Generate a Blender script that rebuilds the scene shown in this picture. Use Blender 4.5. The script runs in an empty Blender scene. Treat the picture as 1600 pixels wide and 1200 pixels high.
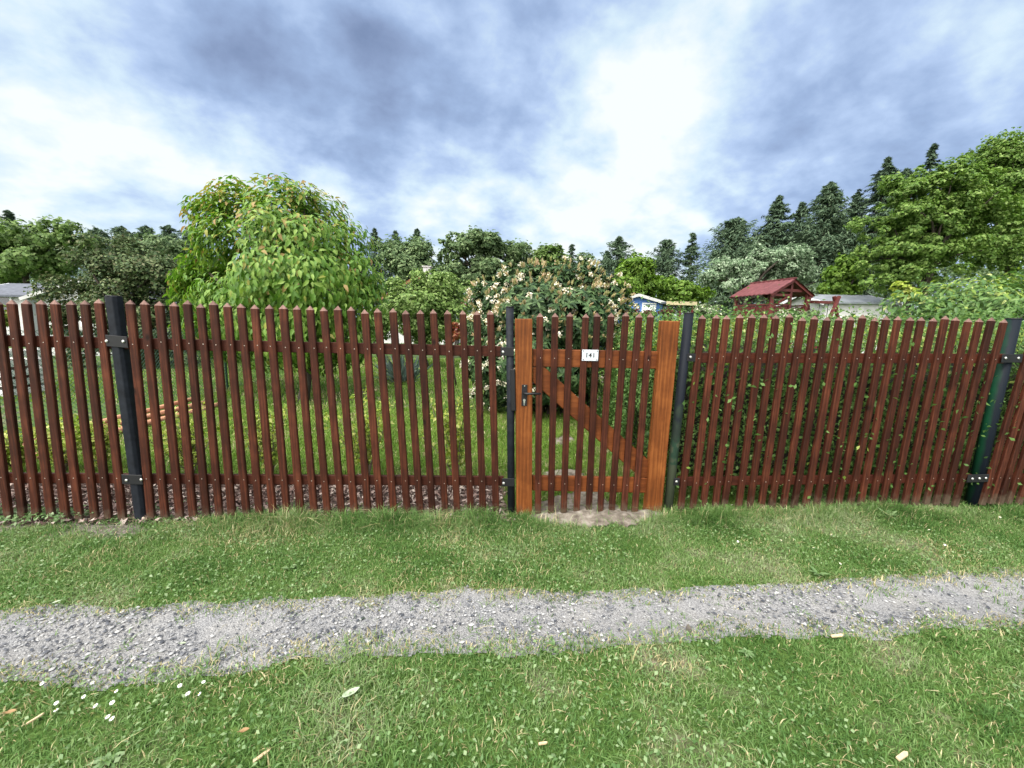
import bpy, bmesh, math, random
import numpy as np
from mathutils import Vector, Matrix

R = math.radians
rng = np.random.default_rng(7)
random.seed(7)
scene = bpy.context.scene
col = scene.collection

# ------------------------------------------------------------------ camera frame
F, PITCH, ROLL, H = 610.0, R(8.5), R(1.2), 1.34
FA, FD = R(4.1), 2.6            # fence line: turn and distance
fw = np.array([0, math.cos(PITCH), -math.sin(PITCH)])
r0 = np.array([1.0, 0, 0]); u0 = np.array([0, math.sin(PITCH), math.cos(PITCH)])
RT = r0 * math.cos(ROLL) + u0 * math.sin(ROLL)
UP = -r0 * math.sin(ROLL) + u0 * math.cos(ROLL)
CAM = np.array([0, 0, H])
def ray(px, py): return RT * (px - 800) / F + UP * (600 - py) / F + fw
def W(px, py, Y):
    d = ray(px, py); return CAM + d * (Y / d[1])
def G(px, py, z=0.0):
    d = ray(px, py); return CAM + d * ((z - H) / d[2])
FU = np.array([math.cos(FA), math.sin(FA), 0]); FN = np.array([-math.sin(FA), math.cos(FA), 0])
FO = np.array([0, FD, 0.0])
def FP(px, py, n=0.0):
    """point of the fence plane pushed n metres into the garden, as (s, z)"""
    d = ray(px, py); o = FO + FN * n
    t = np.dot(o - CAM, FN) / np.dot(d, FN); p = CAM + d * t
    return float(np.dot(p - FO, FU)), float(p[2])
def FW(s, n, z): return FO + FU * s + FN * n + np.array([0, 0, z])

cd = bpy.data.cameras.new('camera'); cam = bpy.data.objects.new('camera', cd); col.objects.link(cam)
cd.sensor_width = 36; cd.lens = 36 * F / 1600; cd.clip_end = 2000; cd.clip_start = 0.05
M = Matrix(((RT[0], UP[0], -fw[0], 0), (RT[1], UP[1], -fw[1], 0), (RT[2], UP[2], -fw[2], H), (0, 0, 0, 1)))
cam.matrix_world = M
scene.camera = cam

# ------------------------------------------------------------------ tagging
def tag(o, label=None, cat=None, group=None, kind=None):
    if label: o['label'] = label
    if cat: o['category'] = cat
    if group: o['group'] = group
    if kind: o['kind'] = kind
    return o
def empty(name, loc, label=None, cat=None, group=None):
    o = bpy.data.objects.new(name, None); col.objects.link(o); o.location = Vector([float(v) for v in loc])
    o.empty_display_size = 0.1
    return tag(o, label, cat, group)

# ------------------------------------------------------------------ mesh makers
class MB:
    """collects quads/tris into one mesh"""
    def __init__(s): s.V = []; s.n = 0; s.F = []; s.mi = []; s.sm = []
    def add(s, V, faces, mi=0, smooth=False):
        V = np.asarray(V, float).reshape(-1, 3)
        for f in faces: s.F.append([i + s.n for i in f]); s.mi.append(mi); s.sm.append(smooth)
        s.V.append(V); s.n += len(V)
    def box(s, c, size, axes=None, mi=0):
        ax = np.eye(3) if axes is None else np.asarray(axes, float)
        c = np.asarray(c, float); h = np.asarray(size, float) / 2
        V = [c + ax[0] * h[0] * i + ax[1] * h[1] * j + ax[2] * h[2] * k for k in (-1, 1) for j in (-1, 1) for i in (-1, 1)]
        s.add(V, [(0, 2, 3, 1), (4, 5, 7, 6), (0, 1, 5, 4), (2, 6, 7, 3), (0, 4, 6, 2), (1, 3, 7, 5)], mi)
    def beam(s, a, b, w, h, up=(0, 0, 1), mi=0):
        a = np.asarray(a, float); b = np.asarray(b, float); x = b - a; L = np.linalg.norm(x); x /= L
        y = np.cross(up, x)
        if np.linalg.norm(y) < 1e-6: y = np.cross((0, 1, 0), x)
        y /= np.linalg.norm(y); z = np.cross(x, y)
        s.box((a + b) / 2, (L, w, h), (x, y, z), mi)
    def tube(s, P, rad, k=8, mi=0, caps=True, smooth=True):
        P = np.asarray(P, float); rad = np.broadcast_to(np.asarray(rad, float), (len(P),))
        V = []; up = np.array([0.31, 0.2, 0.93])
        for i in range(len(P)):
            t = P[min(i + 1, len(P) - 1)] - P[max(i - 1, 0)]; t /= np.linalg.norm(t) + 1e-9
            a = np.cross(up, t)
            if np.linalg.norm(a) < 0.1: a = np.cross((1, 0, 0), t)
            a /= np.linalg.norm(a); b = np.cross(t, a)
            for j in range(k):
                w = 2 * math.pi * j / k; V.append(P[i] + rad[i] * (a * math.cos(w) + b * math.sin(w)))
        fs = [(i * k + j, i * k + (j + 1) % k, (i + 1) * k + (j + 1) % k, (i + 1) * k + j) for i in range(len(P) - 1) for j in range(k)]
        s.add(V, fs, mi, smooth)
        if caps:
            n = len(P); s.n -= len(V); s.V.pop()
            s.add(V, [tuple(range(k - 1, -1, -1)), tuple((n - 1) * k + j for j in range(k))], mi)
    def prism(s, poly, n0, n1, tf, mi=0):
        """poly in (s, z); tf maps (s, n, z) -> xyz"""
        m = len(poly)
        V = [tf(a, n0, b) for a, b in poly] + [tf(a, n1, b) for a, b in poly]
        fs = [tuple(range(m)), tuple(range(2 * m - 1, m - 1, -1))] + [(i, m + i, m + (i + 1) % m, (i + 1) % m) for i in range(m)]
        s.add(V, fs, mi)
    def build(s, name, mats, parent=None, origin=None, bevel=0.0, loc=None):
        V = np.concatenate(s.V) if s.V else np.zeros((0, 3))
        org = np.zeros(3) if origin is None else np.asarray(origin, float)
        me = bpy.data.meshes.new(name)
        me.from_pydata((V - org).tolist(), [], s.F)
        for m in (mats if isinstance(mats, (list, tuple)) else [mats]): me.materials.append(m)
        me.polygons.foreach_set('material_index', s.mi); me.polygons.foreach_set('use_smooth', s.sm)
        bm = bmesh.new(); bm.from_mesh(me)
        bmesh.ops.recalc_face_normals(bm, faces=bm.faces)
        if bevel > 0:
            ed = [e for e in bm.edges if len(e.link_faces) == 2 and e.calc_face_angle(0) > 0.6]
            bmesh.ops.bevel(bm, geom=ed, offset=bevel, segments=1, affect='EDGES', profile=0.5)
        bm.to_mesh(me); bm.free()
        o = bpy.data.objects.new(name, me); col.objects.link(o)
        if parent is not None:
            o.parent = parent; o.location = Vector([float(v) for v in org]) - world_loc(parent)
        else: o.location = Vector([float(v) for v in org])
        return o
def world_loc(o):
    v = Vector(o.location)
    while o.parent is not None: o = o.parent; v = v + o.location
    return v

def raw_mesh(name, V, groups, mats, parent=None, smooth=False, loc=None):
    """groups: list of (faces int array n x k, material index array or int); V local coords"""
    me = bpy.data.meshes.new(name); V = np.ascontiguousarray(V, dtype=np.float32)
    nl = sum(f.size for f, _ in groups); npoly = sum(len(f) for f, _ in groups)
    me.vertices.add(len(V)); me.vertices.foreach_set('co', V.ravel())
    me.loops.add(nl); me.loops.foreach_set('vertex_index', np.concatenate([f.ravel() for f, _ in groups]).astype(np.int32))
    st = []; mi = []; o = 0
    for f, m in groups:
        st.append(o + np.arange(len(f)) * f.shape[1]); o += f.size
        mi.append(np.broadcast_to(m, (len(f),)))
    me.polygons.add(npoly); me.polygons.foreach_set('loop_start', np.concatenate(st).astype(np.int32))
    me.polygons.foreach_set('material_index', np.concatenate(mi).astype(np.int32))
    if smooth: me.polygons.foreach_set('use_smooth', np.ones(npoly, bool))
    for m in (mats if isinstance(mats, (list, tuple)) else [mats]): me.materials.append(m)
    me.update(calc_edges=True)
    ob = bpy.data.objects.new(name, me); col.objects.link(ob)
    if parent is not None: ob.parent = parent
    if loc is not None: ob.location = Vector([float(v) for v in loc])
    return ob

def unit(a): return a / (np.linalg.norm(a, axis=-1, keepdims=True) + 1e-9)
def rdir(n): return unit(rng.normal(size=(n, 3)))

def leaves_rhomb(P, N, L, Wd, axis=None, fold=0.12):
    n = len(P); N = unit(N)
    A = rdir(n) if axis is None else axis
    T = unit(A - N * (A * N).sum(1, keepdims=True)); B = np.cross(N, T)
    L = np.broadcast_to(L, (n,))[:, None]; Wd = np.broadcast_to(Wd, (n,))[:, None]
    V = np.stack([P - T * L / 2, P + B * Wd / 2 + N * L * fold - T * L * .05, P + T * L / 2 - N * L * .08, P - B * Wd / 2 + N * L * fold - T * L * .05], 1).reshape(-1, 3)
    return V, np.arange(n * 4).reshape(n, 4)
def leaves_full(P, N, T, L, Wd, droop=0.25, fold=0.18):
    """eight-vertex leaf, base at P, growing along T, folded on the midrib and drooping"""
    n = len(P); N = unit(N); T = unit(T - N * (T * N).sum(1, keepdims=True)); B = np.cross(N, T)
    L = np.broadcast_to(L, (n,))[:, None]; w = np.broadcast_to(Wd, (n,))[:, None] / 2
    def c(t): return P + T * L * t - N * L * droop * t * t
    c0, c1, c2, c3 = c(0), c(.35), c(.7), c(1.0)
    V = np.stack([c0, c1, c2, c3, c1 + B * w + N * w * fold * 2, c2 + B * w * .8 + N * w * fold * 2, c1 - B * w + N * w * fold * 2, c2 - B * w * .8 + N * w * fold * 2], 1).reshape(-1, 3)
    i = np.arange(n)[:, None] * 8
    tri = np.concatenate([i + np.array([0, 1, 4]), i + np.array([2, 3, 5]), i + np.array([1, 0, 6]), i + np.array([3, 2, 7])])
    quad = np.concatenate([i + np.array([1, 2, 5, 4]), i + np.array([2, 1, 6, 7])])
    return V, tri, quad

# ------------------------------------------------------------------ materials
def new_mat(name):
    m = bpy.data.materials.new(name); m.use_nodes = True; nt = m.node_tree; nt.nodes.clear()
    out = nt.nodes.new('ShaderNodeOutputMaterial'); return m, nt, out
def nd(nt, t, **kw):
    n = nt.nodes.new(t)
    for k, v in kw.items():
        if k in n.inputs: n.inputs[k].default_value = v
        else: setattr(n, k, v)
    return n
def ramp(nt, stops, interp='LINEAR'):
    r = nt.nodes.new('ShaderNodeValToRGB'); r.color_ramp.interpolation = interp
    e = r.color_ramp.elements
    while len(e) < len(stops): e.new(0.5)
    for el, (p, c) in zip(e, stops): el.position = p; el.color = (*c, 1)
    return r
def leaf_mat(name, cols, trans=0.3, rough=0.5, spec=0.25, patch=0.0, hue=None):
    m, nt, out = new_mat(name); L = nt.links.new
    g = nd(nt, 'ShaderNodeNewGeometry'); n = len(cols)
    fac = g.outputs['Random Per Island']
    if patch > 0:
        tc = nd(nt, 'ShaderNodeTexCoord'); nz = nd(nt, 'ShaderNodeTexNoise', Scale=patch, Detail=2.0)
        L(tc.outputs['Object'], nz.inputs['Vector'])
        ma = nd(nt, 'ShaderNodeMath', operation='MULTIPLY_ADD'); ma.inputs[1].default_value = 0.5
        mb = nd(nt, 'ShaderNodeMath', operation='MULTIPLY_ADD'); mb.inputs[1].default_value = 1.6; mb.inputs[2].default_value = -0.55
        L(nz.outputs['Fac'], mb.inputs[0]); L(fac, ma.inputs[0]); L(mb.outputs[0], ma.inputs[2]); fac = ma.outputs[0]
    r = ramp(nt, [((i + .5) / n, c) for i, c in enumerate(cols)]); L(fac, r.inputs[0])
    p = nd(nt, 'ShaderNodeBsdfPrincipled', Roughness=rough); p.inputs['Specular IOR Level'].default_value = spec
    L(r.outputs[0], p.inputs['Base Color'])
    if trans > 0:
        t = nd(nt, 'ShaderNodeBsdfTranslucent'); mx = nd(nt, 'ShaderNodeMixShader'); mx.inputs[0].default_value = trans
        hs = nd(nt, 'ShaderNodeHueSaturation', Value=1.5, Saturation=1.1); L(r.outputs[0], hs.inputs['Color']); L(hs.outputs[0], t.inputs[0])
        L(p.outputs[0], mx.inputs[1]); L(t.outputs[0], mx.inputs[2]); L(mx.outputs[0], out.inputs[0])
    else: L(p.outputs[0], out.inputs[0])
    return m
def noise_mat(name, stops, scale=10, detail=6, rough=0.8, bump=0.0, stretch=(1, 1, 1), coord='Object', spec=0.3, metal=0.0, bscale=None, objvar=0.0, rot=(0, 0, 0)):
    m, nt, out = new_mat(name); L = nt.links.new
    tc = nd(nt, 'ShaderNodeTexCoord'); mp = nd(nt, 'ShaderNodeMapping'); mp.inputs['Scale'].default_value = stretch; mp.inputs['Rotation'].default_value = rot
    oi = nd(nt, 'ShaderNodeObjectInfo'); vm = nd(nt, 'ShaderNodeVectorMath', operation='SCALE'); vm.inputs[0].default_value = (31, 17, 9)
    L(oi.outputs['Random'], vm.inputs['Scale']); va = nd(nt, 'ShaderNodeVectorMath', operation='ADD')
    L(tc.outputs[coord], mp.inputs[0]); L(mp.outputs[0], va.inputs[0]); L(vm.outputs[0], va.inputs[1])
    nz = nd(nt, 'ShaderNodeTexNoise', Scale=scale, Detail=detail, Roughness=0.62); L(va.outputs[0], nz.inputs['Vector'])
    r = ramp(nt, stops); L(nz.outputs['Fac'], r.inputs[0])
    p = nd(nt, 'ShaderNodeBsdfPrincipled', Roughness=rough, Metallic=metal); p.inputs['Specular IOR Level'].default_value = spec
    c = r.outputs[0]
    if objvar > 0:
        hs = nd(nt, 'ShaderNodeHueSaturation'); mr = nd(nt, 'ShaderNodeMapRange'); mr.inputs[3].default_value = 1 - objvar; mr.inputs[4].default_value = 1 + objvar
        L(oi.outputs['Random'], mr.inputs[0]); L(mr.outputs[0], hs.inputs['Value']); L(c, hs.inputs['Color']); c = hs.outputs[0]
    L(c, p.inputs['Base Color'])
    if bump > 0:
        b = nd(nt, 'ShaderNodeBump', Strength=bump, Distance=0.01)
        if bscale:
            n2 = nd(nt, 'ShaderNodeTexNoise', Scale=bscale, Detail=4.0); L(va.outputs[0], n2.inputs['Vector']); L(n2.outputs['Fac'], b.inputs['Height'])
        else: L(nz.outputs['Fac'], b.inputs['Height'])
        L(b.outputs[0], p.inputs['Normal'])
    L(p.outputs[0], out.inputs[0]); return m
def wood_mat(name, dark, mid, light, scale=14, stretch=(1, 1, .07), rough=0.55, bump=0.15, objvar=0.18, spec=0.35, knots=True, dirt=False):
    """stained softwood: long grain, blotchy stain and a few knots"""
    m, nt, out = new_mat(name); L = nt.links.new
    tc = nd(nt, 'ShaderNodeTexCoord'); oi = nd(nt, 'ShaderNodeObjectInfo')
    vm = nd(nt, 'ShaderNodeVectorMath', operation='SCALE'); vm.inputs[0].default_value = (13, 7, 29); L(oi.outputs['Random'], vm.inputs['Scale'])
    va = nd(nt, 'ShaderNodeVectorMath', operation='ADD'); L(tc.outputs['Object'], va.inputs[0]); L(vm.outputs[0], va.inputs[1])
    mp = nd(nt, 'ShaderNodeMapping'); mp.inputs['Scale'].default_value = stretch; L(va.outputs[0], mp.inputs[0])
    n0 = nd(nt, 'ShaderNodeTexNoise', Scale=5.0, Detail=2.0); L(mp.outputs[0], n0.inputs['Vector'])
    wv = nd(nt, 'ShaderNodeTexWave', Scale=scale, Distortion=9.0, Detail=3.0); wv.inputs['Detail Scale'].default_value = 1.4; wv.bands_direction = 'X'
    L(mp.outputs[0], wv.inputs['Vector'])
    fn = nd(nt, 'ShaderNodeTexNoise', Scale=scale * 6, Detail=5.0, Roughness=.7); L(mp.outputs[0], fn.inputs['Vector'])
    bl = nd(nt, 'ShaderNodeTexNoise', Scale=4.5, Detail=4.0, Roughness=.6); L(va.outputs[0], bl.inputs['Vector'])
    a1 = nd(nt, 'ShaderNodeMath', operation='MULTIPLY_ADD'); a1.inputs[1].default_value = .11; L(wv.outputs['Fac'], a1.inputs[0])
    a2 = nd(nt, 'ShaderNodeMath', operation='MULTIPLY_ADD'); a2.inputs[1].default_value = .55; L(fn.outputs['Fac'], a2.inputs[0]); L(a2.outputs[0], a1.inputs[2])
    a3 = nd(nt, 'ShaderNodeMath', operation='MULTIPLY'); a3.inputs[1].default_value = .62; L(bl.outputs['Fac'], a3.inputs[0]); L(a3.outputs[0], a2.inputs[2])
    r = ramp(nt, [(.3, dark), (.62, mid), (.9, light)]); L(a1.outputs[0], r.inputs[0]); c = r.outputs[0]
    if knots:
        mk = nd(nt, 'ShaderNodeMapping'); mk.inputs['Scale'].default_value = (1, 1, .6); L(va.outputs[0], mk.inputs[0])
        vo = nd(nt, 'ShaderNodeTexVoronoi', Scale=5.0); L(mk.outputs[0], vo.inputs['Vector'])
        kr = ramp(nt, [(.03, (.25, .25, .25)), (.085, (1, 1, 1))]); L(vo.outputs['Distance'], kr.inputs[0])
        mu = nd(nt, 'ShaderNodeMix', data_type='RGBA', blend_type='MULTIPLY'); mu.inputs[0].default_value = 1
        L(c, mu.inputs[6]); L(kr.outputs[0], mu.inputs[7]); c = mu.outputs[2]
    hs = nd(nt, 'ShaderNodeHueSaturation'); mr = nd(nt, 'ShaderNodeMapRange'); mr.inputs[3].default_value = 1 - objvar; mr.inputs[4].default_value = 1 + objvar
    L(oi.outputs['Random'], mr.inputs[0]); L(mr.outputs[0], hs.inputs['Value']); L(c, hs.inputs['Color'])
    fc = hs.outputs[0]
    if dirt:   # soil splashed on the foot of the wood, thinning upwards in blotches
        sz = nd(nt, 'ShaderNodeSeparateXYZ'); L(tc.outputs['Object'], sz.inputs[0])
        dn = nd(nt, 'ShaderNodeTexNoise', Scale=26.0, Detail=5.0, Roughness=.7); L(va.outputs[0], dn.inputs['Vector'])
        d1 = nd(nt, 'ShaderNodeMath', operation='MULTIPLY_ADD'); d1.inputs[1].default_value = -4.2; d1.inputs[2].default_value = .42; L(sz.outputs[2], d1.inputs[0])
        d2 = nd(nt, 'ShaderNodeMath', operation='ADD'); L(d1.outputs[0], d2.inputs[0]); L(dn.outputs['Fac'], d2.inputs[1])
        dr = ramp(nt, [(.48, (0, 0, 0)), (.85, (.8, .8, .8))]); L(d2.outputs[0], dr.inputs[0])
        dm = nd(nt, 'ShaderNodeMix', data_type='RGBA'); L(dr.outputs[0], dm.inputs[0]); L(fc, dm.inputs[6]); dm.inputs[7].default_value = (.075, .058, .04, 1); fc = dm.outputs[2]
    p = nd(nt, 'ShaderNodeBsdfPrincipled', Roughness=rough); p.inputs['Specular IOR Level'].default_value = spec
    L(fc, p.inputs['Base Color'])
    b = nd(nt, 'ShaderNodeBump', Strength=bump, Distance=.004); L(a1.outputs[0], b.inputs['Height']); L(b.outputs[0], p.inputs['Normal'])
    L(p.outputs[0], out.inputs[0]); return m
def plain(name, c, rough=.5, metal=0, spec=.4):
    return noise_mat(name, [(.25, tuple(v * .78 for v in c)), (.8, tuple(min(1, v * 1.12) for v in c))], 9, 4, rough, metal=metal, spec=spec)

M_PICKET = wood_mat('picket_wood', (.0085, .0028, .0018), (.0335, .0092, .0048), (.088, .026, .0125), rough=.6, objvar=.32, spec=.14, dirt=True)
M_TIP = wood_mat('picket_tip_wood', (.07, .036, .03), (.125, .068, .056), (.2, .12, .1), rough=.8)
M_RAIL = wood_mat('rail_wood', (.011, .0032, .002), (.037, .0094, .005), (.075, .02, .01), rough=.6, spec=.14, stretch=(.07, 1, 1))
M_STILE = wood_mat('gate_board_wood', (.017, .0055, .0024), (.112, .033, .0078), (.225, .078, .02), rough=.55, spec=.16, dirt=True, scale=11, stretch=(1, 1, .05), objvar=.1, bump=.2)
M_GRAIL = wood_mat('gate_rail_wood', (.02, .006, .0028), (.098, .027, .0072), (.185, .058, .016), rough=.55, spec=.16, scale=11, stretch=(.06, 1, 1), objvar=.1)
M_POST = noise_mat('black_post_paint', [(.3, (.005, .006, .009)), (.75, (.014, .017, .024))], 22, 5, .6, bump=.08, spec=.15)
def worn_post_mat():
    m, nt, out = new_mat('worn_post_paint'); L = nt.links.new
    tc = nd(nt, 'ShaderNodeTexCoord'); sx = nd(nt, 'ShaderNodeSeparateXYZ'); L(tc.outputs['Object'], sx.inputs[0])
    nz = nd(nt, 'ShaderNodeTexNoise', Scale=14.0, Detail=6.0); L(tc.outputs['Object'], nz.inputs['Vector'])
    ma = nd(nt, 'ShaderNodeMath', operation='MULTIPLY_ADD'); ma.inputs[1].default_value = -.9; ma.inputs[2].default_value = .95; L(sx.outputs[2], ma.inputs[0])
    ad = nd(nt, 'ShaderNodeMath', operation='ADD'); L(ma.outputs[0], ad.inputs[0]); L(nz.outputs['Fac'], ad.inputs[1])
    r = ramp(nt, [(.55, (.008, .01, .015)), (.8, (.018, .026, .02)), (.95, (.02, .045, .03)), (1.0, (.05, .06, .04))]); L(ad.outputs[0], r.inputs[0])
    p = nd(nt, 'ShaderNodeBsdfPrincipled', Roughness=.6); p.inputs['Specular IOR Level'].default_value = .1; L(r.outputs[0], p.inputs['Base Color']); L(p.outputs[0], out.inputs[0]); return m
M_POST_WORN = worn_post_mat()
def flank_mat():
    m, nt, out = new_mat('black_paint_green_flank'); L = nt.links.new
    g = nd(nt, 'ShaderNodeNewGeometry'); sx = nd(nt, 'ShaderNodeSeparateXYZ'); L(g.outputs['Normal'], sx.inputs[0]); tc = nd(nt, 'ShaderNodeTexCoord')
    nz = nd(nt, 'ShaderNodeTexNoise', Scale=11.0, Detail=5.0); L(tc.outputs['Object'], nz.inputs['Vector'])
    ma = nd(nt, 'ShaderNodeMath', operation='MULTIPLY_ADD'); ma.inputs[1].default_value = .35; L(nz.outputs['Fac'], ma.inputs[0])
    mb = nd(nt, 'ShaderNodeMath', operation='MULTIPLY'); mb.inputs[1].default_value = -.7; L(sx.outputs[0], mb.inputs[0]); L(mb.outputs[0], ma.inputs[2])
    r = ramp(nt, [(.6, (.006, .009, .014)), (.72, (.006, .022, .015)), (.95, (.005, .05, .022))]); L(ma.outputs[0], r.inputs[0])
    p = nd(nt, 'ShaderNodeBsdfPrincipled', Roughness=.55); p.inputs['Specular IOR Level'].default_value = .1; L(r.outputs[0], p.inputs['Base Color']); L(p.outputs[0], out.inputs[0]); return m
M_POST_GREEN = flank_mat()
M_BLACK = plain('black_hardware', (.009, .009, .011), .5, spec=.3)
M_STEEL = plain('bright_steel', (.6, .6, .58), .35, metal=.9)
M_PLATE = plain('white_enamel', (.5, .53, .58), .4)
M_DIGIT = plain('dark_digit_paint', (.02, .02, .022), .5)
M_BARK = noise_mat('bark', [(.3, (.02, .016, .013)), (.7, (.08, .065, .05))], 14, 7, .9, bump=.6, stretch=(1, 1, .25))
M_BARK_LT = noise_mat('young_bark', [(.3, (.1, .085, .06)), (.7, (.24, .2, .15))], 20, 5, .85)

# ------------------------------------------------------------------ ground height and masks
def vnoise(x, y, s, seed):
    """smooth value noise"""
    r = np.random.default_rng(seed); T = r.random((256, 256))
    X = np.asarray(x) * s; Y = np.asarray(y) * s; i = np.floor(X).astype(int); j = np.floor(Y).astype(int); fx = X - i; fy = Y - j
    fx = fx * fx * (3 - 2 * fx); fy = fy * fy * (3 - 2 * fy)
    g = lambda a, b: T[a % 256, b % 256]
    return (g(i, j) * (1 - fx) + g(i + 1, j) * fx) * (1 - fy) + (g(i, j + 1) * (1 - fx) + g(i + 1, j + 1) * fx) * fy
def fbm(x, y, s, seed, o=4): return sum(vnoise(x, y, s * 2 ** k, seed + k) * .5 ** k for k in range(o)) / (2 - .5 ** (o - 1))
far_px = [(0, 966), (100, 960), (200, 956), (330, 950), (460, 944), (600, 942), (700, 934), (800, 930), (900, 929), (1000, 926), (1100, 926), (1200, 921), (1300, 916), (1400, 905), (1500, 898), (1600, 897)]
near_px = [(0, 1053), (130, 1057), (230, 1051), (330, 1040), (420, 1025), (520, 1020), (600, 1016), (720, 1012), (800, 1012), (900, 1006), (1000, 1002), (1100, 991), (1200, 988), (1300, 986), (1400, 982), (1500, 974), (1600, 975)]
pf = np.array([G(*p) for p in far_px]); pn = np.array([G(*p) for p in near_px])
def ext(p):
    a = p[0] + (p[0] - p[3]) * 4; b = p[-1] + (p[-1] - p[-4]) * 4; return np.vstack([a, p, b])
pf, pn = ext(pf), ext(pn)
def path_far(x): return np.interp(x, pf[:, 0], pf[:, 1])
def path_near(x): return np.interp(x, pn[:, 0], pn[:, 1])
def path_in(x, y):
    """signed: >0 inside the gravel, metres"""
    e = (fbm(x, y, 6, 3, 4) - .5) * .11 + (vnoise(x, y, 45, 7) - .5) * .02
    return np.minimum(path_far(x) - y, y - path_near(x)) + e - .024
def fence_n(x, y): return (x * FN[0] + (y - FD) * FN[1])
def fence_s(x, y): return (x * FU[0] + (y - FD) * FU[1])
sill_poly = np.array([FP(826, 815)[0], FP(1034, 815)[0]])
def sill_in(x, y):
    s = fence_s(x, y); n = fence_n(x, y); c = sill_poly.mean(); hw = (sill_poly[1] - sill_poly[0]) / 2
    d = np.abs((s - c) / hw)
    e = (fbm(x, y, 7, 31, 4) - .5) * .2
    return np.minimum(n - (-.19 + .15 * d ** 3) , .12 - n) + e + (d > 1) * -.5
def mulch_in(x, y):
    s = fence_s(x, y); n = fence_n(x, y); e = (fbm(x, y, 6, 41, 3) - .5) * .16
    left = np.where(s < FP(600, 815)[0], .72, .6)
    return np.minimum(np.minimum(n + .035, left - n), FP(792, 815)[0] - s) + e
def trod_in(x, y):
    """trodden earth on the garden path behind the gate"""
    a = G(880, 775); b = G(888, 680); out = np.full(np.shape(x), -1.0)
    for (px, py, rx, ry) in ((900, 790, .26, .3), (885, 744, .2, .14), (875, 690, .17, .2), (895, 648, .16, .18), (868, 620, .2, .4)):
        c = G(px, py); out = np.maximum(out, .2 * (1 - np.sqrt(((x - c[0]) / rx) ** 2 + ((y - c[1]) / ry) ** 2)))
    return out + (fbm(x, y, 7, 51, 3) - .5) * .22
def soil_in(x, y):
    s = fence_s(x, y); n = fence_n(x, y)
    return np.minimum(n + .15 + (fbm(x, y, 3, 61, 4) - .5) * .42, .02 - n) - np.clip((s - FP(215, 815)[0]) * .6, 0, 1)
def gh(x, y):
    near = np.exp(-((np.asarray(y) - 2.0) / 6) ** 2)
    h = (fbm(x, y, 1.1, 11, 4) - .5) * .05 * near
    h = h - .012 * np.clip(path_in(x, y) * 8, 0, 1)
    return h

# ------------------------------------------------------------------ ground sheet
def graded(a, lo, hi, fine, grow, lim):
    v = list(np.arange(lo, hi + 1e-6, fine)); s = fine
    while v[-1] < lim: s *= grow; v.append(v[-1] + s)
    s = fine; pre = []
    x = lo
    while x > -a: s *= grow; x -= s; pre.append(x)
    return np.array(pre[::-1] + v)
gx = graded(420, -4.6, 4.8, .045, 1.35, 420); gy = graded(60, .8, 4.2, .045, 1.35, 700)
X, Y = np.meshgrid(gx, gy); Z = gh(X, Y)
nx, ny = len(gx), len(gy)
idx = (np.arange(ny - 1)[:, None] * nx + np.arange(nx - 1)[None, :])
quads = np.stack([idx, idx + 1, idx + nx + 1, idx + nx], -1).reshape(-1, 4)
def ground_mat():
    m, nt, out = new_mat('lawn_ground'); L = nt.links.new
    tc = nd(nt, 'ShaderNodeTexCoord')
    n1 = nd(nt, 'ShaderNodeTexNoise', Scale=2.2, Detail=6.0, Roughness=.65); n2 = nd(nt, 'ShaderNodeTexNoise', Scale=60.0, Detail=4.0)
    n3 = nd(nt, 'ShaderNodeTexNoise', Scale=.35, Detail=3.0)
    for n in (n1, n2, n3): L(tc.outputs['Object'], n.inputs['Vector'])
    g = ramp(nt, [(.3, (.03, .055, .012)), (.55, (.055, .1, .022)), (.75, (.09, .13, .035))]); L(n2.outputs['Fac'], g.inputs[0])
    e = ramp(nt, [(.3, (.09, .075, .05)), (.7, (.2, .175, .13))]); L(n2.outputs['Fac'], e.inputs[0])
    f = ramp(nt, [(.52, (0, 0, 0)), (.68, (1, 1, 1))]); L(n1.outputs['Fac'], f.inputs[0])
    mx = nd(nt, 'ShaderNodeMix', data_type='RGBA'); L(f.outputs[0], mx.inputs[0]); L(g.outputs[0], mx.inputs[6]); L(e.outputs[0], mx.inputs[7])
    a = nd(nt, 'ShaderNodeAttribute', attribute_name='bare')
    s = ramp(nt, [(.3, (.07, .06, .05)), (.7, (.19, .17, .15))]); L(n2.outputs['Fac'], s.inputs[0])
    m2 = nd(nt, 'ShaderNodeMix', data_type='RGBA'); L(a.outputs['Fac'], m2.inputs[0]); L(mx.outputs[2], m2.inputs[6]); L(s.outputs[0], m2.inputs[7])
    p = nd(nt, 'ShaderNodeBsdfPrincipled', Roughness=.95); p.inputs['Specular IOR Level'].default_value = .1
    L(m2.outputs[2], p.inputs['Base Color'])
    b = nd(nt, 'ShaderNodeBump', Strength=.7, Distance=.012); L(n2.outputs['Fac'], b.inputs['Height']); L(b.outputs[0], p.inputs['Normal'])
    L(p.outputs[0], out.inputs[0]); return m
gr = raw_mesh('ground', np.stack([X, Y, Z], -1).reshape(-1, 3), [(quads, 0)], ground_mat(), smooth=True)
bare = np.clip(np.maximum(np.maximum(soil_in(X, Y), sill_in(X, Y)), 0) * 25, 0, 1).ravel().astype(np.float32)
at = gr.data.attributes.new('bare', 'FLOAT', 'POINT'); at.data.foreach_set('value', bare)
tag(gr, 'wide green lawn ground of the garden plots', None, None, 'structure')

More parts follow.
